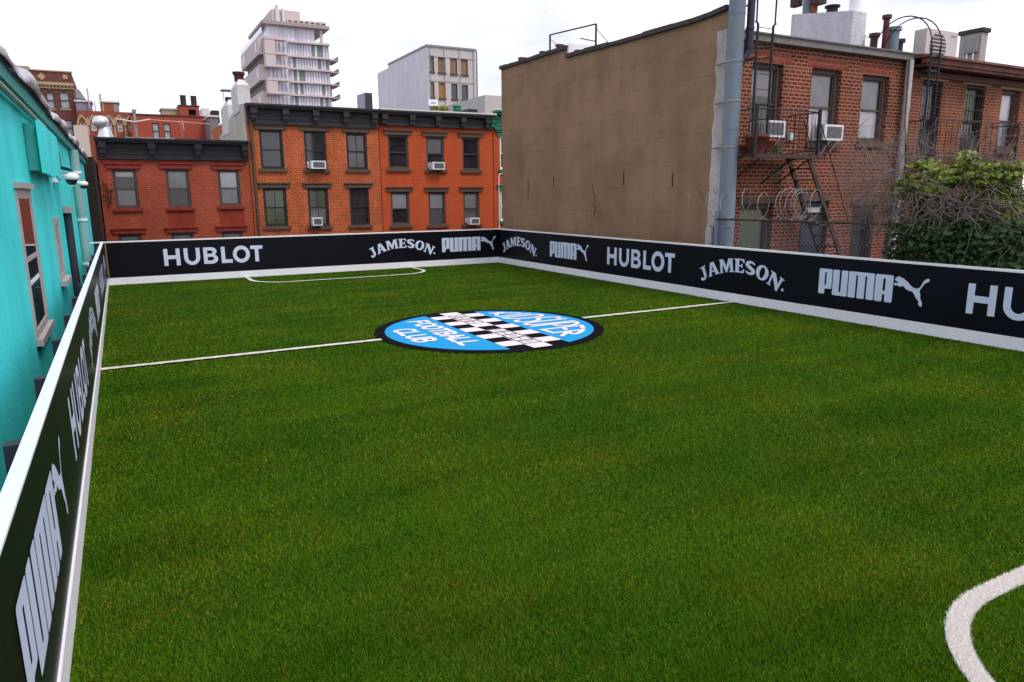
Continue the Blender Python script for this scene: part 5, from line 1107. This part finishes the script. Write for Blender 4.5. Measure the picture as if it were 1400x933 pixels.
# --- white building
WB = Frame((0, 90, 0), (1,0,0)); LAV = mat('lavender_white_render', (.68,.66,.72), .85, .05, .5, stain=.12); GRW = mat('grey_panels', (.46,.43,.42), .8, .08, .6)
x0 = WB.px(584,80)[0]; x1 = WB.px(650,100)[0]; zt = WB.px(585,63.5)[1]
t = thing('white_building', 'pale white block with two rows of boarded windows above the brick row houses', 'building', ((x0+x1)/2, 90, GZ))
ww = [pr(*q, WB) for q in ((583.8,593.5,76,97.5),(598.8,609,78,99.3),(615.5,625,79.5,101),(630,639.6,81.2,102.3),(585,594,112.3,132.5),(600,609.3,113.3,134.3),(617,625.7,114.8,135.4),(631,640,116.2,136.5))]
ww = [(max(q[0], x0+.35), *q[1:]) for q in ww]
mb = MB(); WB.wall(mb, x0, x1, GZ, zt, ww, t=.35); mb.build('front_wall', [GRW, DARK], t)
mb = MB(); mb.add([(x0,90,GZ),(x0,105,GZ),(x0,105,zt+.0),(x0,90,zt)], [(0,3,2,1)]); mb.add([(x1,90,GZ),(x1,105,GZ),(x1,105,zt),(x1,90,zt)], [(0,1,2,3)]); mb.add([(x0,105,GZ),(x1,105,GZ),(x1,105,zt),(x0,105,zt)], [(0,3,2,1)]); mb.build('side_wall', LAV, t)
MB().box(x0+.05, x1-.05, 90.1, 104.9, zt-.3, zt-.05).build('roof', ROOFD, t)
mb = MB(); mb.box(x0-.1,x1+.15,89.85,90.15,zt,zt+.22); mb.box(x0-.1,x0+.15,90.151,105.1,zt,zt+.22); mb.box(x1-.1,x1+.15,90.151,105.1,zt,zt+.22); mb.build('coping', GREYM, t)
mb = MB()
for zz in (zt-1.2, zt-4.2, zt-7.4): WB.box(mb, x0+.02, x1-.02, .0, .05, zz, zz+.07)
for uu in (x0+.3, x0+2.3, x0+4.45, x1-.35): WB.box(mb, uu, uu+.06, .052, .09, GZ, zt-.02)
mb.build('panel_joints', GREYM, t)
mb = MB(); mb.tube([(x1+.15,89.9,GZ),(x1+.15,89.9,zt)], .12, 6); mb.build('downspout', GREYM, t)
PLY = mat('weathered_plywood', (.22,.13,.08), .85, .25, 1.5); PLY2 = mat('orange_plywood', (.34,.15,.05), .85, .2, 1.5)
for i, q in enumerate(ww):
    mb = MB(); WB.box(mb, q[0]-.06, q[1]+.06, -.05, .14, q[2]-.22, q[2]-.003); s__ = mb
    mb = MB(); fw = .08
    for a, b, c, d in ((q[0],q[0]+fw,q[2],q[3]),(q[1]-fw,q[1],q[2],q[3]),(q[0]+fw,q[1]-fw,q[3]-fw,q[3])): WB.box(mb, a, b, -.18, -.08, c, d)
    w = mb.build('window', SASHD, t); s__.build('sill', STONE, w); mb = MB(); WB.box(mb, q[0]+fw, q[1]-fw, -.22, -.17, q[2], q[3]-fw); mb.build('board' if i not in (6,7) else 'pane', PLY2 if i == 5 else (FARGL if i in (6,7) else PLY), w)
for i, q in enumerate((ww[4], ww[7])):
    u = (q[0]+q[1])/2; lab = ('white sign panel below the lower left boarded window of the white block', 'white sign panel below the lower right dark window of the white block')[i]
    mb = MB(); WB.box(mb, u-.65, u+.65, .06, .14, q[2]-1.15, q[2]-.35); o = mb.solo('wall_sign', [WHITE], lab, 'sign', 'sign panels on the white block')
    mb = MB(); WB.box(mb, u-.32, u+.32, .142, .15, q[2]-.85, q[2]-.68); l = mb.mesh('sign_mark', OFF[o.name]); l.materials.append(GREYM); l = bpy.data.objects.new('sign_mark', l); C.objects.link(l); l.parent = o
u = ww[4][0]+.55; MB().box(u-.35, u+.35, 89.6, 89.8, 10, ww[4][2]-1.3).build('orange_door', PLY2, t)
MB().box(x0-.0, x0+3, 105.05, 110.2, GZ, at(523,97,'X',x0).z).solo('rear_wing', [LAV], 'lower lavender white rear wing left of the white block', 'building')
a = at(498,148,'Y',96); b = at(509,127,'Y',96); t = thing('roof_cabin', 'small lavender roof cabin with a dark speckled front left of the white block', 'cabin', (a.x, 97, 11))
xl, xm, xr = at(489.5,135,'Y',98).x, at(498.7,135,'Y',96).x, at(509,135,'Y',96).x; zz = at(500,127.5,'Y',96).z
MB().hexa([(xm,96,9),(xm+.02,96,9),(xl+.02,98.5,9),(xl,98.5,9),(xm,96,zz),(xm+.02,96,zz),(xl+.02,98.5,zz),(xl,98.5,zz)]).build('side', mat('blue_grey_panel', (.33,.36,.46), .7, .08, 1), t)
MB().box(xm+.03, xr, 95.98, 98.5, 9, zz+.05).build('front', mat('speckled_dark_panel', (.05,.045,.05), .8, .9, 9), t)
# roof clutter on house 3
for x, y in ((600,150),):
    q = at(x, y, 'Y', 40); t = thing('roof_plant', 'small green shrub on the roof above the smooth orange brick house', 'plant', (q.x, 40, 5.6)); mb = MB()
    leaves(mb, blobpts(500, [(q.x-.25,40,q.z-.1,.3,.3,.3),(q.x+.3,40,q.z-.05,.3,.3,.28)]), .05, .1); mb.build('foliage', LEAF1, t); mb = MB(); mb.tube([(q.x,40,5.6),(q.x,40,q.z)], .04, 6); mb.build('stem', BARK, t); MB().lathe((q.x,40,5.55), [(.2,0),(.25,.35)], 12).build('planter', TERRA, t)
q = at(625, 150, 'Y', 38); t = thing('roof_vent', 'round green roof vent hood on the smooth orange brick house', 'roof vent', (q.x, 38, 5.7)); MB().lathe((q.x,38,5.6), [(.17,0),(.17,q.z-5.5)], 14).build('neck', GREENP, t); MB().lathe((q.x,38,q.z+.0), [(.2,-.15),(.24,-.1),(.24,.05),(.22,.08),(.25,.10),(.25,.2),(.12,.25)], 14).build('hood', GREENP, t)
a, b = at(634,153,'Y',36), at(655,150,'Y',36); mb = MB(); mb.hexa([(a.x,36,5.8),(b.x,36,5.8),(b.x,37,5.8),(a.x,37,5.8),(a.x+.3,36.1,b.z+.02),(b.x-.05,36.1,b.z+.02),(b.x-.05,36.9,b.z+.02),(a.x+.3,36.9,b.z+.02)]); mb.solo('covered_hatch', [STEEL], 'low black covered hatch at the right end of the white roof edge', 'hatch')
a = at(663,130,'Y',60); b = at(700,118,'Y',60); MB().box(a.x, a.x+9, 60, 75, GZ, a.z).solo('grey_building', [GRW], 'plain grey block behind the green cornice beside the tan wall', 'building')
# --- tower
TYY = 185.0; FTW = Frame((0, TYY, 0), (1,0,0)); TAN = mat('taupe_concrete', (.54,.46,.45), .8, .07, .4); TGL = mat('curtain_wall_glass', (.70,.67,.82), .2, .3, .35, spec=.7, stretch=(2.2,.5,.28), detail=3); TGR = mat('grey_green_panel', (.16,.20,.20), .5, .1, 1); TDK = mat('slate_cladding', (.13,.12,.15), .7, .1, 1); SOF = mat('soffit_concrete', (.36,.29,.27), .85, .08, .5)
bx0 = at(361,60,'Y',TYY).x; bx1 = at(451,75,'Y',TYY).x; by1 = 213.0
tw = thing('apartment_tower', 'tall taupe apartment tower with glass front, stacked terraces and a rooftop bulkhead', 'tower', ((bx0+bx1)/2, 198, GZ))
fl = [at(405,y,'Y',TYY).z for y in (57.5,77,94,112,130,148)]; fl += [fl[-1]-(fl[-2]-fl[-1])*k for k in range(1, 8)]
bal = at(396,70,'Y',TYY).x
MB().box(bx0+.6, bx1, TYY+.9, by1, GZ, fl[0]+.5).build('core', TGL, tw)
for i, z_ in enumerate(fl):
    mb = MB(); s_t = .30
    mb.box(bal, bx1+.1, TYY-.1, TYY+.9, z_-.22, z_+.20); mb.build('floor_slab', TAN, tw)
    if i % 2 == 0 and i:
        pass
    mb = MB(); mb.hexa([(bx0-.2,TYY-1.8,z_-.25),(bal-1.6,TYY-1.8,z_-.25),(bal-.02,TYY-.1,z_-.25),(bx0-.2,TYY+.9,z_-.25),(bx0-.2,TYY-1.8,z_+.30),(bal-1.6,TYY-1.8,z_+.30),(bal-.02,TYY-.1,z_+.30),(bx0-.2,TYY+.9,z_+.30)]); mb.build('terrace', TAN, tw)
    if i < 6:
        zt_ = z_-.24; zb_ = fl[i+1]+.22
        mb = MB()
        for k in range(15): u = bal+.15+(bx1-bal-.3)*k/14; mb.box(u-.06, u+.06, TYY+.78, TYY+.895, zb_, zt_)
        for k in range(6): u = bx0+.9+(bal-bx0-1.2)*k/5; mb.box(u-.07, u+.07, TYY+.78, TYY+.895, fl[i+1]+.31, z_-.27)
        mb.build('mullions', GREYM, tw)
        for k in random.sample(range(14), 3): u = bal+.15+(bx1-bal-.3)*k/14; MB().box(u+.07, u+(bx1-bal-.3)/14-.07, TYY+.80, TYY+.89, zb_, zt_).build('solid_panel', TGR, tw)
        # recess: dark band under every second terrace
        if i % 2 == 1 or i == 0:
            mb = MB(); mb.box(bx0-.18, bx0+2.2, TYY-1.7, TYY+.85, fl[i+1]+.31, z_-.27); mb.build('terrace_cheek', TAN, tw)
    if 1 <= i:
        mb = MB(); mb.box(bx1+.12, bx1+2.5, TYY+1.5, TYY+8, z_-.18, z_+.20); mb.build('balcony', SOF, tw)
        if i < 6: mb = MB(); mb.box(bx1+2.40, bx1+2.46, TYY+1.5, TYY+8, z_+.202, z_+1.0); mb.build('balcony_rail', GREYM, tw)
# left flank: alternating taupe boxes and slate bands
for i in range(0, 12):
    z1_, z0_ = fl[i]+.6, fl[i+1]+.6
    if i % 2 == 0: mb = MB(); mb.box(bx0-1.2, bx0+.58, TYY+1.0, by1, z0_-.6, z1_); w = mb.build('side_box', TAN, tw); 
    else: mb = MB(); mb.box(bx0-.2, bx0+.57, TYY+1.2, by1-3, z0_+.02, z1_-.62); w = mb.build('side_band', TDK, tw)
    if i % 2 == 0:
        for dy in (4, by1-TYY-6, by1-TYY-3): mb = MB(); mb.box(bx0-1.25, bx0-1.202, TYY+dy, TYY+dy+.9, z0_+.4, z1_-.7); mb.build('slot_window', TGL, w)
zr = fl[0]+.55; zp = at(400,33.5,'Y',TYY).z
px0, px1 = at(366,45,'Y',TYY).x, at(431,50,'Y',TYY).x
MB().box(px0, px1, TYY+1.2, TYY+18, zr, zp-.46).build('penthouse', TGL, tw)
mb = MB()
for k in range(13): u = px0+(px1-px0)*k/12; mb.box(u-.07, u+.07, TYY+1.08, TYY+1.195, zr, zp-.46)
mb.build('penthouse_mullions', OFFWHITE, tw)
rx0, rx1 = at(358,33,'Y',TYY).x, at(450,44,'Y',TYY).x
MB().box(rx0, rx1, TYY-.5, TYY+20, zp-.45, zp+.3).build('roof_slab', SOF, tw)
u = at(440,50,'Y',TYY).x; MB().box(u-.3, u+.3, TYY+.4, TYY+1.0, zr, zp-.46).build('column', TAN, tw)
a, b = at(371,12,'Y',TYY+6), at(410,20,'Y',TYY+6); MB().box(a.x, b.x, TYY+6, TYY+18, zp+.3, a.z).build('bulkhead', TAN, tw); mb = MB(); mb.tube([(a.x+1.2,TYY+5.6,zp+.3),(a.x+1.2,TYY+5.6,a.z+.8)], .5, 8); mb.tube([(a.x+2.6,TYY+5.6,zp+.3),(a.x+2.6,TYY+5.6,a.z+.2)], .35, 8); mb.build('ducts', OFFWHITE, tw)
a, b = at(393,25,'Y',TYY), at(447,38,'Y',TYY); mb = MB(); k = 7
MB().box(a.x, b.x, TYY+.6, TYY+2.4, zp+.32, a.z).build('louvre_bank', TAN, tw)
for i in range(k): w_ = (b.x-a.x)/k; MB().box(a.x+w_*i+.25, a.x+w_*(i+1)-.25, TYY+.52, TYY+.59, zp+.7, a.z-.35).build('louvre', DARK, tw)
a, b = at(363,26,'Y',TYY), at(377,31,'Y',TYY)
MB().box(a.x, b.x, TYY+.5, TYY+3, zp+.32, a.z).build('roof_plant', SOF, tw)
a, b = at(335,62,'X',bx0-1.0), at(358,46,'X',bx0-1.0); MB().box(bx0-1.1, bx0-1.0, b.y, by1-.5, fl[0]+.61, fl[0]+1.9).build('glass_rail', TGL, tw)
MB().box(bx1-1.4, bx1+.6, TYY+2.2, TYY+2.8, fl[4]+.56, fl[4]+3.4).solo('red_screen', [TERRA], 'small red panel standing on a right balcony of the tower', 'panel')
